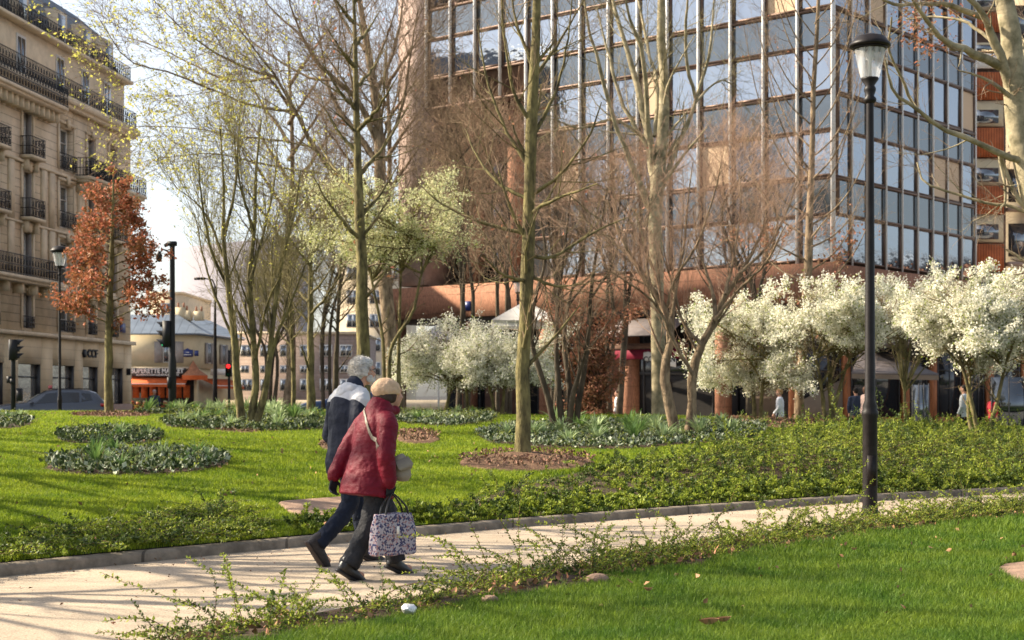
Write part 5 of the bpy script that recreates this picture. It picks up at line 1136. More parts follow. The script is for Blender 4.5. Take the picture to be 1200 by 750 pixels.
block('brick_building', 'long pink brick building with two rows of white windows left of the couple', 272, 424, 135, 392, M['pink_brick'], win=[(404, 418, 1.1, 1.75), (444, 458, 1.1, 1.75), (428, 437, .8, 1.75)])
block('stone_building', 'tall tan building closing the view behind the couple', 395, 478, 160, 300, M['stone_plain'], win=[(y_, y_+16, 1.2, 2.4) for y_ in (312, 340, 368, 396, 424, 448)])
m_ = MB(); m_.box(-60, 40, 130, 130.4, 0, 1.0); tag(m_.build('low_wall', M['stone_plain']), 'low pale wall running along the far side of the street', 'wall')
# ------------------------------------------------------------------ street furniture
def lamp_post(name, x, y, z0, H, label, r=.09, group=None, head=1.0):
    root = empty(name, (x, y, z0), label, 'street lamp', group); c = (0, 0, 0)
    L_ = (0, 0, 0)
    m_ = MB(); b = 1.17/5.72*H
    m_.lathe([(r*1.25, -.15), (r*1.25, .04), (r*1.08, .07), (r*1.0, .12), (r*.98, b*.95), (r*1.12, b), (r*1.12, b+.04), (r*.95, b+.06), (r*1.0, b+.10), (r*.72, b+.17), (r*.50, H-.62*head-.2), (r*.50, H-.62*head-.1)], c, 20); m_.build('post', M['iron_w'], root, True, L_)
    hz = H-.62*head; s = head
    m_ = MB(); m_.lathe([(r*.5, hz-.30), (r*.85, hz-.27), (r*.85, hz-.24), (r*.55, hz-.21), (r*.8, hz-.15), (r*.8, hz-.12), (r*.6, hz-.09), (.10*s, hz-.02), (.10*s, hz)], c, 20); m_.build('collar', M['iron_w'], root, True, L_)
    m_ = MB(); m_.lathe([(.105*s, hz), (.135*s, hz+.12*s), (.185*s, hz+.36*s)], c, 24); m_.ng = []; m_.build('glass_shade', M['lamp_glass'], root, True, L_)
    m_ = MB(); m_.lathe([(.235*s, hz+.36*s), (.24*s, hz+.39*s), (.21*s, hz+.42*s), (.17*s, hz+.475*s), (.08*s, hz+.505*s), (.01, hz+.51*s)], c, 24); m_.lathe([(.19*s, hz+.33*s), (.20*s, hz+.359*s)], c, 24); m_.build('lamp_cap', M['iron_w'], root, True, L_)
    m_ = MB(); m_.lathe([(.02*s, hz), (.02*s, hz+.2*s), (.05*s, hz+.22*s), (.055*s, hz+.3*s), (.02*s, hz+.33*s)], c, 12); m_.build('bulb', M['off_white'], root, True, L_)
    m_ = MB(); m_.box(-.05, .05, -r*1.0-.004, -r*.9, .35, .7); m_.build('service_door', M['iron_w'], root, False, L_)
    return root
def lamp_glass():
    m = bpy.data.materials.new('lamp_glass'); m.use_nodes = True; N = m.node_tree.nodes; L = m.node_tree.links
    b = N['Principled BSDF']; b.inputs['Base Color'].default_value = (.8, .8, .8, 1); b.inputs['Roughness'].default_value = .12; b.inputs['Specular IOR Level'].default_value = .8
    t = N.new('ShaderNodeBsdfTransparent'); mx = N.new('ShaderNodeMixShader'); w = N.new('ShaderNodeTexWave'); w.inputs['Scale'].default_value = 4; tc = N.new('ShaderNodeTexCoord'); L.new(tc.outputs['Object'], w.inputs[0])
    mr = N.new('ShaderNodeMapRange'); mr.inputs['To Min'].default_value = .25; mr.inputs['To Max'].default_value = .5; L.new(w.outputs[1], mr.inputs[0]); L.new(mr.outputs[0], mx.inputs[0])
    L.new(t.outputs[0], mx.inputs[1]); L.new(b.outputs[0], mx.inputs[2]); L.new(mx.outputs[0], N['Material Output'].inputs[0]); return m
M['lamp_glass'] = lamp_glass()
D = F*CH/(606-HZ); c = P(1019.5, 606, D); lamp_post('street_lamp', c[0], c[1], 0.02, (606-36)/F*D+.05, 'tall black park lamp with clear glass shade standing in the near shrub strip', .086, head=1.0)
D = 47.; c = P(70, 463, D); lamp_post('street_lamp', c[0], c[1], 0, (463-283)/F*D+CH, 'slender dark street lamp in front of the parked grey car', .065, head=1.2)
D = 50.; c = P(607, 463, D); lamp_post('street_lamp', c[0], c[1], 0, (463-322)/F*D+CH, 'dark street lamp half hidden behind the straight mossy trunk', .07, head=.9)
# round clipped foot of the second lamp
# mast with traffic light and lantern arm
D = 46.; c = P(202, 463, D); x, y = c[0], c[1]; Z = lambda py: CH+(HZ-py)/F*D; r_ = root = empty('traffic_mast', (x, y, 0), 'tall dark mast carrying a camera, a hanging lantern and green traffic light', 'mast')
m_ = MB(); m_.lathe([(.12, 0), (.12, Z(425)), (.085, Z(415)), (.075, Z(290)), (.09, Z(288)), (.09, Z(285))], (x, y, 0), 14); m_.build('mast', M['iron'], root, True)
m_ = MB(); m_.tube([(x, y, Z(300)), (x-.15, y, Z(294)), (x-.3, y, Z(292)), (x-.38, y, Z(297)), (x-.40, y, Z(300))], .028); m_.build('arm', M['iron'], root, True)
m_ = MB(); m_.lathe([(.03, Z(307)), (.09, Z(304)), (.10, Z(299)), (.05, Z(296)), (.02, Z(294))], (x-.40, y, 0), 12); m_.build('lantern', M['iron'], root, True)
m_ = MB(); m_.box(x-.14, x+.12, y-.1, y+.1, Z(288), Z(283)); m_.cyl((x-.13, y, Z(286)), (x-.2, y-.08, Z(288)), .06); m_.build('camera', M['iron'], root)
def traffic_light(root, x, y, zt, zb, face, mm, lit, name='signal_head', w=.26):
    "face: angle the lamps look to"
    fr = Fr(x, y, face-math.pi/2); m_ = MB(fr); m_.box(-w/2, w/2, -.12, .1, zb, zt); h = m_.build(name, mm, root); s = (zt-zb)/3
    cols = [('red_lamp', (.5, .01, .01)), ('amber_lamp', (.4, .15, .0)), ('green_lamp', (.0, .4, .12))]
    for k in range(3):
        zc_ = zt-s*(k+.5); m_ = MB(); a = fr(0, .101, zc_); b = fr(0, .125, zc_); m_.cyl(a, b, w*.36, n=14)
        on = cols[k][0] == lit; m_.build(cols[k][0], mat(cols[k][0], cols[k][1] if on else tuple(q*.12 for q in cols[k][1]), .3, emit=(cols[k][1], 2.5) if on else None), h, True)
        m_ = MB(); K = 10; t_ = np.linspace(-.15*math.pi, 1.15*math.pi, K); A1 = [fr(w*.42*math.cos(q), .1, zc_+w*.42*math.sin(q)) for q in t_]; A2 = [fr(w*.42*math.cos(q), .1+.22*(.35+.65*max(0, math.sin(q))), zc_+w*.42*math.sin(q)) for q in t_]
        m_.add(A1+A2, [(i_, i_+1, K+i_+1, K+i_) for i_ in range(K-1)]); m_.build('visor', mm, h)
    return h
traffic_light(root, x-.17, y, Z(376), Z(407), math.pi, M['iron'], 'green_lamp')
# hooded visors read as black fins from here; small signal box below
m_ = MB(); m_.box(x-.12, x-.02, y-.16, y-.08, Z(455), Z(442)); m_.build('control_box', M['iron'], root)
# signal post at the left edge
D = 46.; c = P(15.5, 463, D); x, y = c[0], c[1]; root = empty('traffic_light', (x, y, 0), 'black traffic light seen from behind at the left edge above the parked car', 'traffic light')
m_ = MB(); m_.lathe([(.075, 0), (.07, Z(425)), (.05, Z(400))], (x, y, 0), 12); m_.build('post', M['iron'], root, True); traffic_light(root, x, y-.01, Z(398), Z(422), R(25), M['iron'], 'none')
m_ = MB(); m_.box(x-.16, x-.05, y-.12, y+.08, Z(449), Z(441)).box(x-.05, x+.05, y-.14, y-.06, Z(450), Z(444)); m_.build('button_box', M['iron'], root); m_ = MB(); m_.box(x+.12, x+.26, y-.1, y+.1, Z(470), Z(455)); m_.build('pedestrian_signal', M['iron'], root)
# slim pole and red signal on the right side of the street
D = 60.; c = P(252, 463, D); Z = lambda py: CH+(HZ-py)/F*D; root = empty('pole', (c[0], D, 0), 'slim grey-brown lamp pole between the mast and the yellow-budded tree', 'pole')
m_ = MB(); m_.lathe([(.10, 0), (.09, Z(450)), (.055, Z(380)), (.04, Z(335))], (c[0], D, 0), 12); m_.build('shaft', M['iron_w'], root, True); m_ = MB(); m_.tube([(c[0], D, Z(335)), (c[0]-.1, D, Z(328)), (c[0]-.45, D, Z(326))], .03); m_.box(c[0]-.8, c[0]-.4, D-.08, D+.08, Z(328), Z(325)); m_.build('lamp_arm', M['iron_w'], root)
D = 78.; c = P(268.5, 463, D); root = empty('traffic_light', (c[0], D, 0), 'small distant traffic light showing red beside the pink brick building', 'traffic light')
m_ = MB(); m_.lathe([(.07, 0), (.06, Z(430)*78/60)], (c[0], D, 0), 10); m_.build('post', M['iron'], root, True); zt = CH+(HZ-427)/F*D; traffic_light(root, c[0], D-.12, zt, zt-.62, -math.pi/2, M['iron'], 'red_lamp', w=.3)

# ------------------------------------------------------------------ cars
M['car_grey'] = mat('grey_car_paint', (0.085, 0.095, 0.115), 0.28, metal=.35, spec=.7); M['car_blue'] = mat('blue_car_paint', (0.03, 0.07, 0.17), 0.28, metal=.3, spec=.7)
M['car_glass'] = mat('car_glass', (0.02, 0.022, 0.025), 0.05, spec=.9); M['tyre'] = mat('tyre_rubber', (0.015, 0.015, 0.015), .8); M['rim'] = mat('wheel_rim', (.35, .35, .36), .35, metal=.8); M['lens'] = mat('headlight_lens', (.75, .77, .8), .1, spec=.9); M['tail'] = mat('tail_light', (.4, .01, .01), .2)
def car(loc, ang, paint, label, sign=False):
    fr = Fr(loc[0], loc[1], ang); root = empty('parked_car', (loc[0], loc[1], 0), label, 'car')     # u runs from nose (0) to tail (4.6), outward n both sides
    #        u    half-width  zlow  zbelt  roof-half  ztop
    S = [(-.02, .62, .38, .72, .50, .78), (.05, .80, .32, .82, .62, .90), (.35, .90, .26, .90, .72, 1.00), (.9, .925, .24, .98, .76, 1.07), (1.30, .93, .24, 1.01, .78, 1.11), (1.38, .93, .24, 1.02, .77, 1.15), (1.75, .93, .24, 1.03, .70, 1.40), (2.15, .93, .24, 1.04, .64, 1.60), (2.6, .93, .24, 1.05, .62, 1.655), (3.3, .93, .24, 1.06, .61, 1.655), (3.85, .925, .24, 1.08, .60, 1.60), (4.15, .92, .26, 1.10, .60, 1.50), (4.40, .90, .30, 1.11, .62, 1.22), (4.55, .86, .34, 1.05, .64, 1.10), (4.60, .78, .42, .92, .60, .98)]
    def sect(s):
        u, w, zl, zb, wr, zt = s; h = [(0, zl), (w*.9, zl), (w, zl+.15), (w*1.0, (zl+zb)/2), (w*.985, zb-.08), (w*.93, zb), (wr+(w*.93-wr)*.12, zb+(zt-zb)*.9), (wr*.86, zt), (0, zt+.03)]
        return [(u, n_, z_) for n_, z_ in h]+[(u, -n_, z_) for n_, z_ in h[-2:0:-1]]
    V = np.array([sect(s) for s in S]); K, n, _ = V.shape; i_, j_ = np.meshgrid(np.arange(K-1), np.arange(n), indexing='ij'); j2 = (j_+1) % n
    m_ = MB(); m_.add(fr.arr(V.reshape(-1, 3)), np.stack([i_*n+j_, (i_+1)*n+j_, (i_+1)*n+j2, i_*n+j2], -1).reshape(-1, 4)); m_.ng += [tuple(range(n)), tuple(range((K-1)*n, K*n))[::-1]]; m_.build('body', paint, root, True)
    def pt(u, q, sd, off=.006):
        us = [s[0] for s in S]; w, zb, wr, zt = [np.interp(u, us, [s[k] for s in S]) for k in (1, 3, 4, 5)]
        n0, z0, n1, z1 = w*.93, zb, wr+(w*.93-wr)*.12, zb+(zt-zb)*.9; return fr(u, sd*(n0+(n1-n0)*q+off), z0+(z1-z0)*q+.002)
    for sd in (1, -1):
        for wl in ([(1.62, .1), (2.55, .1), (2.55, .88), (2.12, .88)], [(2.64, .1), (3.45, .1), (3.45, .88), (2.64, .88)], [(3.54, .12), (4.10, .3), (3.95, .86), (3.54, .88)]):
            m_ = MB(); G = []; 
            for a in np.linspace(0, 1, 7):
                for b in np.linspace(0, 1, 4):
                    lo = np.array(wl[0])*(1-a)+np.array(wl[1])*a; hi = np.array(wl[3])*(1-a)+np.array(wl[2])*a; q = lo*(1-b)+hi*b; G.append(pt(q[0], q[1], sd))
            m_.add(G, [(a*4+b, a*4+b+1, a*4+b+5, a*4+b+4) for a in range(6) for b in range(3)]); m_.build('side_window', M['car_glass'], root, True)
        m_ = MB(); m_.ell(fr(1.55, sd*1.02, 1.10), (.10, .10, .075), n=10); m_.build('wing_mirror', paint, root, True)
        m_ = MB(); m_.prism([(-.03+.0, .70), (.42, .80), (.40, .87), (.05, .80)], sd*.80, sd*.935, fr); m_.build('headlight', M['lens'], root)
        m_ = MB(); m_.prism([(4.32, .95), (4.61, .92), (4.58, 1.06), (4.3, 1.08)], sd*.74, sd*.925, fr); m_.build('tail_light', M['tail'], root)
        for u in (.88, 3.62):
            m_ = MB(); m_.cyl(fr(u, sd*.72, .34), fr(u, sd*.945, .34), .34, n=28); w = m_.build('wheel', M['tyre'], root, True); m_ = MB(); m_.cyl(fr(u, sd*.90, .34), fr(u, sd*.952, .34), .22, n=20); m_.build('rim', M['rim'], w)
    def ws(us_, name):
        m_ = MB(); G = []; ux_ = [s[0] for s in S]
        for u in us_:
            w, zb, wr, zt = [np.interp(u, ux_, [s[k] for s in S]) for k in (1, 3, 4, 5)]
            for q in np.linspace(-1, 1, 7): G.append(fr(u, q*wr*.88, zt+.012+.028*(1-abs(q))))
        k = len(us_); m_.add(G, [(a*7+b, a*7+b+1, a*7+b+8, a*7+b+7) for a in range(k-1) for b in range(6)]); m_.build(name, M['car_glass'], root, True)
    ws([1.42, 1.6, 1.75, 1.95, 2.10], 'windscreen'); ws([4.14, 4.28, 4.38], 'rear_window')
    m_ = MB(fr); m_.box(-.035, .02, -.5, .5, .42, .72); m_.build('grille', M['iron'], root)
    if sign: m_ = MB(fr); m_.box(2.2, 2.36, -.19, .19, 1.675, 1.83); m_.build('roof_sign', mat('red_roof_sign', (.55, .12, .12), .4), root)
    for n_ in (.52, -.52): m_ = MB(fr); m_.box(2.2, 3.9, n_-.02, n_+.02, 1.665, 1.70); m_.build('roof_rail', M['iron'], root)
    return root
car((P(-8, 0, 64)[0], 64), R(16), M['car_grey'], 'grey estate car with a small red roof sign parked by the left lawn edge', True)
car((P(352, 0, 86)[0], 86), R(8), M['car_blue'], 'blue car glimpsed on the far street just left of the white-haired man')

# litter in the near strip
c = P(478, 724, F*1.37/(724-HZ)); m_ = MB(); m_.loft([c+[-.035, 0, .05], c+[-.02, .005, .055], c+[.03, .01, .05], c+[.045, .015, .045]], [.02, .033, .033, .022], [.02, .036, .034, .02], (0, 1, 0), 14); tag(m_.build('crumpled_can', mat('crumpled_foil', (.75, .75, .76), .3, metal=.5, bump=.02, bscale=40), None, True), 'crushed white can lying at the edge of the near grass', 'can')
for px, py, s, lb in ((700, 682, .09, 'brownish stone in the near shrub strip'), (574, 706, .06, 'small pale stone in the near strip left of the brownish one')):
    c = P(px, py, F*1.37/(py-HZ)); m_ = MB(); m_.ell(c+[0, 0, .02], (s, s*.7, s*.5), n=12); o = m_.build('stone', M['dirt_path'], None, True); tag(o, lb, 'stone')

# ------------------------------------------------------------------ people
def mods(o, voxel=.01, sm=4, wr=0, wsc=.12):
    m = o.modifiers.new('skin', 'REMESH'); m.mode = 'VOXEL'; m.voxel_size = voxel; m.use_smooth_shade = True
    s = o.modifiers.new('soften', 'SMOOTH'); s.factor = .6; s.iterations = sm
    if wr:
        t = bpy.data.textures.new('folds', 'CLOUDS'); t.noise_scale = wsc; t.noise_depth = 2
        d = o.modifiers.new('folds', 'DISPLACE'); d.texture = t; d.strength = wr; d.mid_level = .5; d.texture_coords = 'LOCAL'
    return o
def hand(mb, w, d, n, s, curl=50, sc=1.0, thumb=1):
    "wrist w, direction d towards fingers, n palm side, s towards the thumb"
    w, d, n, s = [np.asarray(q, float) for q in (w, d, n, s)]; d = d/np.linalg.norm(d); s = s-(s@d)*d; s /= np.linalg.norm(s); n = np.cross(d, s)*(1 if np.cross(d, s)@n > 0 else -1)
    for q in (-.027, -.009, .009, .027): mb.capsule(w+s*q*.8*sc, .016*sc, w+d*.085*sc+s*q*sc, .0125*sc, 10)
    for k, (q, l) in enumerate(((.03, .068), (.010, .075), (-.010, .070), (-.030, .055))):
        p = w+d*.088*sc+s*q*sc; a = 0; pts = [p]
        for j_, f_ in enumerate((.45, .32, .23)):
            a += R(curl)*(1, .9, .6)[j_]; dd = d*math.cos(a)+n*math.sin(a); p = p+dd*l*f_*sc*1.15; pts.append(p)
        mb.chain(pts, [.0105*sc, .0098*sc, .009*sc, .0078*sc], 8)
    t0 = w+d*.022*sc+s*.025*sc; t1 = t0+(d*.5+s*.7+n*.25)*.042*sc; t2 = t1+(d*.85+n*.45)*.034*sc; mb.chain([t0, t1, t2], [.014*sc, .012*sc, .0095*sc], 8)
def head_shape(mb, c, yaw=0, s=1.0, nose=True, pitch=0):
    "c = centre of the skull, facing +x"
    c = np.asarray(c, float); a0 = len(mb.v)
    mb.ell(c+[-.010*s, 0, .018*s], (.098*s, .076*s, .098*s)); mb.ell(c+[.028*s, 0, -.045*s], (.066*s, .058*s, .072*s)); mb.ell(c+[.052*s, 0, -.085*s], (.034*s, .032*s, .026*s))
    mb.ell(c+[.078*s, 0, .028*s], (.022*s, .05*s, .012*s))
    mb.capsule(c+[.088*s, 0, .008*s], .010*s, c+[.108*s, 0, -.028*s], .0145*s, 10)
    for sd in (1, -1):
        mb.ell(c+[.068*s, sd*.038*s, -.028*s], (.024*s, .02*s, .022*s), n=10); mb.ell(c+[-.006*s, sd*.078*s, -.012*s], (.020*s, .010*s, .033*s), n=10); mb.ell(c+[.0*s, sd*.082*s, -.012*s], (.011*s, .006*s, .022*s), n=8)
    mb.ell(c+[.086*s, 0, -.052*s], (.014*s, .024*s, .006*s), n=10); mb.ell(c+[.084*s, 0, -.062*s], (.014*s, .022*s, .007*s), n=10)
def place_p(o, loc, ang):
    o.location = loc; o.rotation_euler = (0, 0, ang)
def part(mb, name, m, parent, voxel=.01, sm=4, wr=0, wsc=.12):
    me = mb.mesh(name, m, (0, 0, 0), True); o = link(name, me, parent)
    if voxel: mods(o, voxel, sm, wr, wsc)
    return o
def body_mesh(J, hands=None, name='person', skin=None, headc=None, hs=1.0, voxel=.009):
    mb = MB(); hc = np.array(J['head']); nk = np.array(J['neck']); hip = np.array(J['hip'])
    head_shape(mb, hc, s=hs); mb.capsule(nk, .056*hs, hc+[-.012, 0, -.05], .052*hs)
    ch = np.array(J['chest']); mb.loft([hip+[0, 0, -.1], hip, (hip+ch)/2, ch, (ch+nk)/2+[0, 0, .03], nk], [.07, .095, .085, .10, .08, .05], [.10, .13, .115, .145, .12, .05], (0, 1, 0), 20)
    for sd in ('R', 'L'):
        a, e, w = [np.array(J[q+sd]) for q in ('sh', 'el', 'wr')]; mb.chain([ch+[0, 0, .08], a, e, w], [.06, .05, .038, .026])
        if hands: hand(mb, w, *hands[sd])
        h, k, an = [np.array(J[q+sd]) for q in ('hp', 'kn', 'an')]; mb.chain([h, k, an], [.08, .055, .038]); mb.capsule(an+[-.02, 0, -.035], .034, np.array(J['toe'+sd]), .025)
    o = link(name, mb.mesh(name, skin, (0, 0, 0), True)); mods(o, voxel, 3); return o
def shoe(an, toe, m, parent, s=1.0, sole=None):
    an = np.array(an, float); toe = np.array(toe, float); d = toe-an; d /= np.linalg.norm(d); L = 0
    heel = an+np.array([0, 0, -.05])-d*.0; mb = MB()
    heel = an-d*.035*s; up = np.array([0, 0, 1.])-d*d[2]; up /= np.linalg.norm(up); heel = heel-up*.03
    mb.capsule(heel, .043*s, heel+up*.07, .045*s); mb.capsule(heel, .042*s, heel+d*.13*s, .044*s); mb.capsule(heel+d*.13*s, .044*s, heel+d*.215*s-up*.008, .033*s); mb.capsule(heel+up*.035, .044*s, heel+d*.12*s+up*.008, .036*s)
    o = part(mb, 'shoe', m, parent, .008, 4); mb = MB(); side = np.cross(up, d)
    c0 = heel-up*.040*s; mb.loft([c0-d*.045*s, c0-d*.02*s, c0+d*.05*s, c0+d*.14*s, c0+d*.21*s, c0+d*.252*s], [.012]*6, [.02, .038, .034, .046, .036, .012], side, 16); link('sole', mb.mesh('sole', sole or M['iron'], (0, 0, 0), True), o)
    return o
skin = mat('skin', (0.50, 0.27, 0.19), .5, .08, 12); skin_d = mat('skin_dark', (0.20, 0.10, 0.065), .5); glove = mat('black_glove', (.018, .018, .022), .7)
red_coat = mat('crimson_quilted_fabric', (0.135, 0.002, 0.014), .62, .15, 6, .006, 30, spec=.25, stretch=(1, 1, 1.8)); charcoal = mat('charcoal_trousers', (.022, .023, .027), .75, .3, 5, .01, 30); navy_j = mat('dark_jeans', (.012, .017, .032), .8, .3, 5, .008, 30); black_l = mat('black_leather', (.014, .013, .014), .35)
beige_w = mat('beige_wool', (.60, .41, .27), .95, .12, 30, .008, 120); taupe_l = mat('taupe_leather', (.25, .21, .165), .5, .1, 8); brown_h = mat('dark_brown_hair', (.05, .03, .022), .7)
white_h = mat('white_hair', (.62, .60, .57), .75, .2, 30, .012, 60, stretch=(1, 1, 3))

# --- woman
A = R(40); W0 = (-1.06, 12.0, 0)
J = dict(head=(.135, 0, 1.43), neck=(.055, 0, 1.28), chest=(.0, 0, 1.12), hip=(-.03, 0, .80), shR=(-.01, -.165, 1.21), elR=(-.075, -.235, .955), wrR=(-.045, -.245, .745), shL=(.01, .165, 1.21), elL=(-.12, .225, .97), wrL=(-.235, .23, .77),
         hpR=(-.03, -.085, .76), knR=(-.10, -.085, .44), anR=(-.31, -.07, .11), toeR=(-.19, -.075, .035), hpL=(-.01, .085, .76), knL=(.15, .08, .45), anL=(.23, .06, .10), toeL=(.36, .06, .04))
hd = {'R': ((.05, 0, -1), (0, 1, 0), (1, 0, 0), 62, .95), 'L': ((-.25, 0, -1), (0, -1, 0), (1, 0, 0), 35, .95)}
wm = body_mesh(J, None, 'person', skin); place_p(wm, W0, A); tag(wm, 'walking person in crimson coat and beige woollen hat carrying a patterned tote', 'person')
mb = MB()
mb.loft([(-.095, 0, .635), (-.085, 0, .70), (-.06, 0, .82), (-.035, 0, .95), (-.015, 0, 1.08), (.0, 0, 1.18), (.02, 0, 1.26), (.05, 0, 1.33)], [.205, .20, .18, .16, .155, .145, .12, .09], [.235, .23, .215, .195, .195, .195, .165, .10], (0, 1, 0), 40)
mb.chain([(-.0, -.13, 1.22), (-.02, -.185, 1.19), (-.085, -.245, .955), (-.055, -.25, .755)], [.085, .082, .072, .06]); mb.chain([(.01, .13, 1.22), (.0, .18, 1.19), (-.13, .235, .97), (-.235, .24, .79)], [.085, .08, .07, .058])
coat = part(mb, 'coat', red_coat, wm, .0095, 4, .018, .055)
# flared opening under the coat
mb = MB(); mb.loft([(.02, 0, 1.26), (.04, 0, 1.30), (.06, 0, 1.34), (.075, 0, 1.355)], [.105, .112, .108, .095], [.125, .125, .11, .095], (0, 1, 0), 30); mb.capsule((.0, -.09, 1.29), .045, (.13, -.07, 1.30), .038); mb.capsule((.0, .09, 1.29), .045, (.13, .07, 1.30), .038); mb.ell((-.02, 0, 1.30), (.06, .11, .055))
part(mb, 'collar', red_coat, wm, .008, 4, .018, .06)
for sd, s_ in (('R', -1), ('L', 1)):
    mb = MB(); h, k, an = [np.array(J[q+sd]) for q in ('hp', 'kn', 'an')]; e = an+(an-k)/np.linalg.norm(an-k)*.0
    mb.loft([h+[0, 0, .05], h*.6+k*.4, k+[.005, 0, .04], k*.75+an*.25, k*.35+an*.65, e], [.115, .098, .086, .08, .076, .080], [.11, .095, .082, .076, .074, .074], (0, 1, 0), 24); part(mb, 'trouser_leg', charcoal, wm, .009, 3, .030, .08)
    shoe(J['an'+sd], J['toe'+sd], black_l, wm, 1.0)
    mb = MB(); hand(mb, J['wr'+sd], *hd[sd]); mb.capsule(np.array(J['wr'+sd])+[0, 0, .05], .036, J['wr'+sd], .03); part(mb, 'glove', glove, wm, .0045, 2)
mb = MB(); mb.ell((.103, 0, 1.482), (.110, .098, .072), (R(14), 'Y'), 26); mb.ell((.055, 0, 1.462), (.085, .095, .078)); mb.lathe([(.103, 1.425), (.108, 1.455), (.10, 1.48)], (.095, 0, 0), 24); mb.ell((.07, 0, 1.548), (.012, .012, .012), n=8)
part(mb, 'hat', beige_w, wm, .007, 5, .012, .05)
mb = MB()
for s_ in (1, -1): mb.ell((.105, s_*.076, 1.41), (.035, .022, .055)); mb.ell((.06, s_*.07, 1.395), (.045, .03, .05))
mb.ell((.03, 0, 1.40), (.045, .075, .05)); part(mb, 'hair', brown_h, wm, .007, 3, .01, .03)
# cross-body strap and bag
sp = [(.045, .115, 1.345), (-.03, .095, 1.33), (-.085, .03, 1.29), (-.125, -.05, 1.22), (-.15, -.12, 1.13), (-.13, -.19, 1.05), (-.06, -.235, 1.0), (.03, -.235, .965), (.07, -.22, .95)]
p_, _ = resample(sp, [1, 1], 40); mb = MB(); mb.loft(p_, .004, .014, (0, 0, 1), 8); bag = link('shoulder_bag', None); place_p(bag, W0, A); tag(bag, 'taupe leather shoulder bag hanging at the hip of the crimson coat', 'bag')
st_ = link('strap', mb.mesh('strap', taupe_l, (0, 0, 0), True), bag); sw = st_.modifiers.new('lie_on_coat', 'SHRINKWRAP'); sw.target = coat; sw.wrap_method = 'NEAREST_SURFACEPOINT'; sw.wrap_mode = 'OUTSIDE_SURFACE'; sw.offset = .006
mb = MB(); mb.loft([(.06, -.205, .955), (.07, -.21, .93), (.09, -.215, .86), (.10, -.215, .79), (.10, -.21, .755)], [.045, .062, .074, .074, .048], [.03, .038, .048, .05, .035], (0, 1, 0), 26); part(mb, 'pouch', taupe_l, bag, .007, 4, .008, .05)
mb = MB(); mb.loft([(.065, -.247, .925), (.085, -.274, .87), (.09, -.276, .845)], [.065, .075, .055], [.006, .006, .006], (0, 1, 0), 16); link('flap', mb.mesh('flap', taupe_l, (0, 0, 0), True), bag)
# tote
def tote_mat():
    m = mat('patterned_tote_fabric', (.5, .5, .55), .8); t = m.node_tree; N = t.nodes; L = t.links; b = N['Principled BSDF']; tc = N.new('ShaderNodeTexCoord'); mp = N.new('ShaderNodeMapping'); mp.inputs['Rotation'].default_value = (0, R(38), 0); mp.inputs['Scale'].default_value = (1, 1, 1); L.new(tc.outputs['Object'], mp.inputs[0])
    v = N.new('ShaderNodeTexVoronoi'); v.inputs['Scale'].default_value = 78; v.inputs['Randomness'].default_value = .03; L.new(mp.outputs[0], v.inputs[0])
    sp_ = N.new('ShaderNodeSeparateColor'); L.new(v.outputs['Color'], sp_.inputs[0]); r = N.new('ShaderNodeValToRGB'); r.color_ramp.interpolation = 'CONSTANT'; e = r.color_ramp.elements; e[0].color = (.36, .33, .37, 1); e[1].position = .36; e[1].color = (.045, .05, .12, 1)
    for q, c_ in ((.58, (.30, .17, .18, 1)), (.74, (.10, .09, .14, 1)), (.86, (.38, .34, .38, 1))): x_ = e.new(q); x_.color = c_
    L.new(sp_.outputs[0], r.inputs[0]); L.new(r.outputs[0], b.inputs['Base Color']); return m
tb = link('tote_bag', None); place_p(tb, W0, A); tag(tb, 'large woven tote in white, navy and pink dots held by the gloved hand', 'bag')
cx_, cy_ = -.03, -.265; mb = MB(); mb.loft([(cx_, cy_, .515), (cx_, cy_, .50), (cx_, cy_, .40), (cx_, cy_, .28), (cx_, cy_, .205), (cx_, cy_, .195)], [.165, .172, .19, .208, .212, .19], [.035, .04, .065, .075, .075, .06], (0, 1, 0), 40)
Vv = np.vstack(mb.v); q = Vv[:, 0]-cx_; ww = np.abs(q); Vv[:, 0] = cx_+np.sign(q)*np.minimum(ww*1.04, .19); Vv[:, 1] = cy_+np.clip((Vv[:, 1]-cy_)*1.6, -.06, .06); mb.v = [Vv]
part(mb, 'bag_body', tote_mat(), tb, .009, 5, .02, .1)
for s_ in (-.035, .035):
    mb = MB(); p_, _ = resample([(cx_-.10, cy_+s_, .46), (cx_-.085, cy_+s_, .56), (cx_-.02, cy_+s_*.4+.02, .652), (cx_+.025, cy_+s_*.4+.02, .652), (cx_+.10, cy_+s_, .56), (cx_+.12, cy_+s_, .46)], [1, 1], 30); mb.loft(p_, .006, .011, (0, 1, 0), 8); link('handle', mb.mesh('handle', black_l, (0, 0, 0), True), tb)
mb = MB(); mb.box(cx_-.02, cx_+.0, cy_-.085, cy_-.075, .36, .42); link('tag', mb.mesh('tag', M['white']), tb)

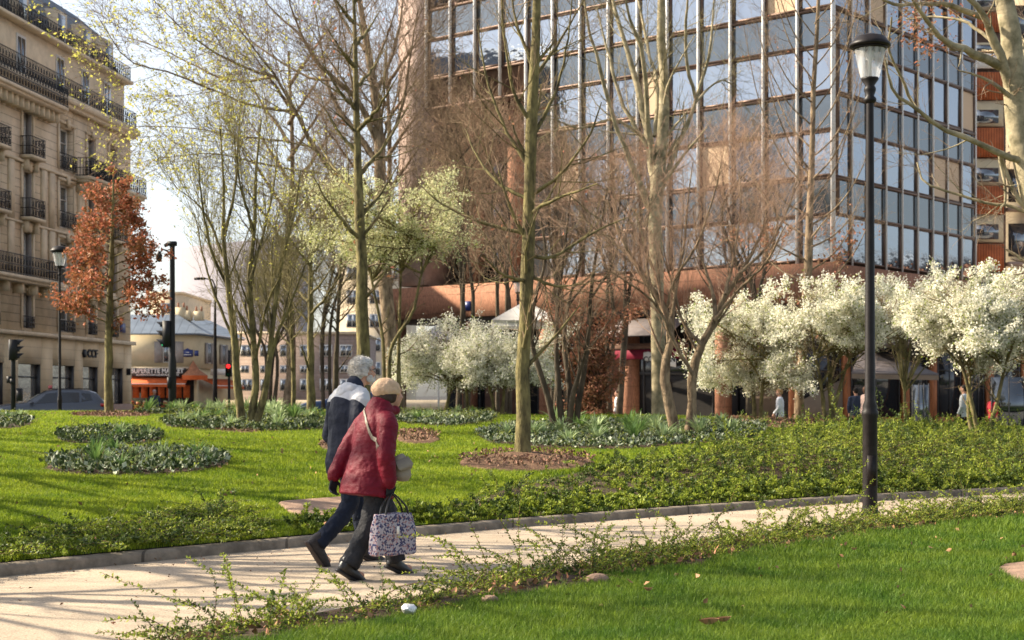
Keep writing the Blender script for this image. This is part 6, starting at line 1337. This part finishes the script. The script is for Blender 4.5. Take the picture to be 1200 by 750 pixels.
# --- man
M0 = (-1.36, 12.95, 0); A = R(38)
J = dict(head=(.125, 0, 1.625), neck=(.05, 0, 1.46), chest=(.0, 0, 1.28), hip=(-.02, 0, .92), shR=(-.03, -.20, 1.385), elR=(-.10, -.25, 1.10), wrR=(.02, -.23, .88), shL=(.0, .20, 1.385), elL=(-.02, .26, 1.09), wrL=(.13, .24, .90),
         hpR=(-.02, -.095, .88), knR=(-.07, -.09, .47), anR=(-.375, -.09, .19), toeR=(-.275, -.09, .05), hpL=(.0, .095, .88), knL=(.14, .09, .48), anL=(.20, .08, .10), toeL=(.34, .08, .04))
mn = body_mesh(J, {'R': ((.3, 0, -1), (0, 1, 0), (1, 0, 0), 35, 1.0), 'L': ((.3, 0, -1), (0, -1, 0), (1, 0, 0), 35, 1.0)}, 'person', skin, hs=1.03); place_p(mn, M0, A); tag(mn, 'white-haired bearded person in grey and navy hooded jacket walking behind the crimson coat', 'person')
def jacket_mat():
    m = mat('navy_and_grey_jacket', (.2, .2, .2), .7, bump=.008, bscale=16); t = m.node_tree; N = t.nodes; L = t.links; b = N['Principled BSDF']; tc = N.new('ShaderNodeTexCoord'); sx = N.new('ShaderNodeSeparateXYZ'); L.new(tc.outputs['Object'], sx.inputs[0])
    # the yoke line drops towards the front sleeve seam
    mu = N.new('ShaderNodeMath'); mu.operation = 'MULTIPLY_ADD'; L.new(sx.outputs[0], mu.inputs[0]); mu.inputs[1].default_value = .9; L.new(sx.outputs[2], mu.inputs[2])
    gt = N.new('ShaderNodeMath'); gt.operation = 'GREATER_THAN'; L.new(mu.outputs[0], gt.inputs[0]); gt.inputs[1].default_value = 1.285
    mx = N.new('ShaderNodeMix'); mx.data_type = 'RGBA'; mx.inputs[6].default_value = (.012, .016, .032, 1); mx.inputs[7].default_value = (.50, .50, .52, 1); L.new(gt.outputs[0], mx.inputs[0]); L.new(mx.outputs[2], b.inputs['Base Color']); return m
jk = jacket_mat(); mb = MB()
mb.loft([(-.035, 0, .76), (-.035, 0, .84), (-.03, 0, .97), (-.025, 0, 1.12), (-.015, 0, 1.26), (-.005, 0, 1.36), (.015, 0, 1.43), (.04, 0, 1.49)], [.16, .165, .155, .15, .155, .14, .115, .08], [.21, .215, .21, .205, .215, .215, .17, .09], (0, 1, 0), 40)
mb.chain([(-.0, -.14, 1.40), (-.03, -.205, 1.36), (-.11, -.265, 1.09), (.0, -.245, .90)], [.09, .088, .075, .058]); mb.chain([(.0, .14, 1.40), (.0, .205, 1.36), (-.03, .27, 1.08), (.11, .25, .91)], [.09, .088, .075, .058])
part(mb, 'jacket', jk, mn, .0095, 4, .026, .10)
mb = MB(); mb.ell((-.035, 0, 1.46), (.085, .115, .065), (R(-25), 'Y')); mb.ell((-.07, 0, 1.42), (.055, .095, .06)); mb.capsule((-.03, -.09, 1.475), .04, (.08, -.075, 1.455), .032); mb.capsule((-.03, .09, 1.475), .04, (.08, .075, 1.455), .032)
part(mb, 'hood', mat('light_grey_hood', (.50, .50, .52), .7, bump=.008, bscale=16), mn, .008, 4, .022, .06)
mb = MB(); mb.loft([(.03, 0, 1.47), (.05, 0, 1.52), (.07, 0, 1.535)], [.075, .078, .075], [.08, .08, .075], (0, 1, 0), 24); part(mb, 'inner_collar', mat('navy_collar', (.02, .025, .045), .8), mn, .008, 2)
for sd, s_ in (('R', -1), ('L', 1)):
    mb = MB(); h, k, an = [np.array(J[q+sd]) for q in ('hp', 'kn', 'an')]
    mb.loft([h+[0, 0, .05], h*.6+k*.4, k+[.005, 0, .04], k*.75+an*.25, k*.35+an*.65, an+[0, 0, .0]], [.115, .095, .078, .072, .068, .070], [.11, .092, .076, .072, .066, .068], (0, 1, 0), 24); part(mb, 'trouser_leg', navy_j, mn, .009, 3, .028, .07)
    shoe(J['an'+sd], J['toe'+sd], mat('dark_grey_trainer', (.045, .04, .04), .6, .3, 30), mn, 1.12, mat('trainer_sole', (.08, .06, .05), .7))
# tufted hair: shell plus strands
hc = np.array(J['head']); mb = MB(); mb.ell(hc+[-.022, 0, .038], (.098, .086, .088)); mb.ell(hc+[-.060, 0, -.012], (.058, .080, .070)); mb.ell(hc+[.012, 0, .075], (.075, .07, .045))
for s_ in (1, -1): mb.ell(hc+[-.03, s_*.075, .0], (.04, .02, .05), n=12)
hr = part(mb, 'hair', white_h, mn, .007, 2, .022, .03)
rq = np.random.default_rng(5); n = 2600; v = rq.normal(size=(n, 3)); v /= np.linalg.norm(v, axis=1, keepdims=True); ok = (v[:, 2] > -.55) & ~((v[:, 0] > .55) & (v[:, 2] < .35)); v = v[ok]; n = len(v)
base = hc+np.array([-.024, 0, .022])+v*np.array([.098, .084, .096]); dr = v*.6+rq.normal(size=(n, 3))*.45+np.array([-.35, 0, .05]); dr /= np.linalg.norm(dr, axis=1, keepdims=True); ln = rq.uniform(.012, .036, n)
pts = np.stack([base, base+dr*ln[:, None]*.5, base+dr*ln[:, None]+np.array([0, 0, -.006])], 1); V, Q = tubes(pts, np.array([[.0013, .001, .0005]])*np.ones((n, 1)), 3); link('hair_strands', raw_mesh('hair_strands', V, [Q], white_h), hr)
mb = MB(); mb.ell(hc+[.070, 0, -.082], (.045, .048, .038)); mb.ell(hc+[.03, -.055, -.065], (.035, .018, .035)); mb.ell(hc+[.03, .055, -.065], (.035, .018, .035)); mb.ell(hc+[.095, 0, -.046], (.014, .03, .009)); part(mb, 'beard', white_h, mn, .006, 2, .012, .02)
mb = MB()
for s_ in (1, -1):
    mb.tube([hc+[.098+.012*math.cos(t_)*0, s_*.034+.020*math.cos(t_), .006+.017*math.sin(t_)] for t_ in np.linspace(0, 2*math.pi, 16)], .0022, 6); mb.tube([hc+[.096, s_*.054, .010], hc+[.05, s_*.076, .010], hc+[-.01, s_*.082, .004]], .0022, 6)
mb.tube([hc+[.10, -.014, .008], hc+[.104, 0, .011], hc+[.10, .014, .008]], .0022, 6); link('glasses', mb.mesh('glasses', M['iron'], (0, 0, 0), True), mn)
for o_, J_, s_ in ((mn, hc, 1.03),):
    mb = MB(); [mb.ell(J_+[.083, q*.034, .006], (.010, .013, .008), n=10) for q in (1, -1)]; link('eyes', mb.mesh('eyes', mat('eye', (.5, .48, .46), .2), (0, 0, 0), True), o_)

# --- passers-by
def walker(px, D, h, ang, top, top_m, bot_m, hair_m, label, z0=0., sit=False, skin_m=skin, arms=((0, 0), (0, 0)), stride=.22):
    s = h/1.75; X = P(px, 0, D)[0]
    J = {k: np.array(v)*s for k, v in dict(head=(.02, 0, 1.625), neck=(.0, 0, 1.46), chest=(.0, 0, 1.28), hip=(0, 0, .92), shR=(0, -.19, 1.385), elR=(-.04+arms[0][0], -.24, 1.10), wrR=(.03+arms[0][1], -.22, .86+abs(arms[0][1])*.6), shL=(0, .19, 1.385), elL=(.02+arms[1][0], .24, 1.10), wrL=(.12+arms[1][1], .20, .88+abs(arms[1][1])*.6),
         hpR=(0, -.09, .88), knR=(.02-stride*.2, -.09, .47), anR=(-stride, -.09, .10), toeR=(-stride+.14, -.09, .04), hpL=(0, .09, .88), knL=(.04+stride*.45, .09, .48), anL=(stride, .09, .10), toeL=(stride+.14, .09, .04)).items()}
    b = body_mesh(J, {'R': ((.2, 0, -1), (0, 1, 0), (1, 0, 0), 35, 1.0), 'L': ((.2, 0, -1), (0, -1, 0), (1, 0, 0), 35, 1.0)}, 'person', skin_m, voxel=.012); place_p(b, (X, D, z0), ang); tag(b, label, 'person')
    mb = MB(); zz = [.80, .9, 1.05, 1.2, 1.34, 1.42, 1.48]; mb.loft([np.array((0, 0, q))*s for q in zz], np.array([.14, .14, .125, .135, .13, .10, .07])*s, np.array([.19, .19, .175, .195, .20, .15, .085])*s, (0, 1, 0), 24)
    for sd, y_ in (('R', -.13), ('L', .13)): mb.chain([np.array((0, y_, 1.39))*s, J['sh'+sd], J['el'+sd], J['wr'+sd]+[0, 0, .03]], [.08*s, .075*s, .062*s, .045*s])
    part(mb, top, top_m, b, .014, 3, .02, .1)
    mb = MB()
    for sd in 'RL': mb.chain([J['hp'+sd]+[0, 0, .06], J['kn'+sd], J['an'+sd]], [.10*s, .07*s, .06*s])
    part(mb, 'trousers', bot_m, b, .014, 2, .01, .1)
    for sd in 'RL': shoe(J['an'+sd], J['toe'+sd], black_l, b, 1.0)
    mb = MB(); hc = J['head']; mb.ell(hc+[-.022, 0, .035], (.098, .085, .09)); mb.ell(hc+[-.055, 0, -.01], (.055, .078, .065)); part(mb, 'hair', hair_m, b, .01, 2)
    return b
blk = mat('black_cloth', (.02, .02, .024), .8); gry = mat('pale_grey_shirt', (.42, .44, .47), .8, .1, 6); wht = mat('white_blouse', (.68, .68, .72), .8, .1, 6); pnk = mat('pale_pink_coat', (.62, .44, .38), .8, .1, 6); nvy = mat('navy_coat', (.035, .045, .075), .8); rd = mat('red_jacket', (.35, .03, .04), .8); fair = mat('fair_hair', (.35, .2, .09), .8); dkh = mat('black_hair', (.02, .015, .012), .7)
walker(914, 47, 1.62, R(165), 'blouse', wht, blk, fair, 'person in white blouse standing left of the tall brown-barked tree', arms=((0, 0), (0, .05)))
walker(1003, 49, 1.66, R(95), 'coat', nvy, blk, dkh, 'person in navy coat just left of the black lamp post', skin_m=skin)
walker(1015, 48, 1.72, R(200), 'coat', pnk, blk, dkh, 'person in pale pink coat half hidden by the black lamp post', skin_m=skin_d)
walker(1130, 44, 1.72, R(150), 'shirt', gry, blk, dkh, 'person in pale grey shirt walking beside the large white blossom tree')
walker(1163, 50, 1.45, R(30), 'jacket', rd, blk, dkh, 'small figure in red jacket seen through the stems of the right blossom tree')
walker(181, 72, 1.68, R(-70), 'coat', nvy, blk, mat('grey_hair', (.4, .39, .38), .8), 'grey-haired person in dark coat crossing in front of the grocery')
walker(724, 57, 1.6, R(170), 'blouse', wht, blk, dkh, 'person in white top by the dark shop window behind the V-shaped tree')
# hand strap bag on the grey shirt's shoulder is too small to read; strap only
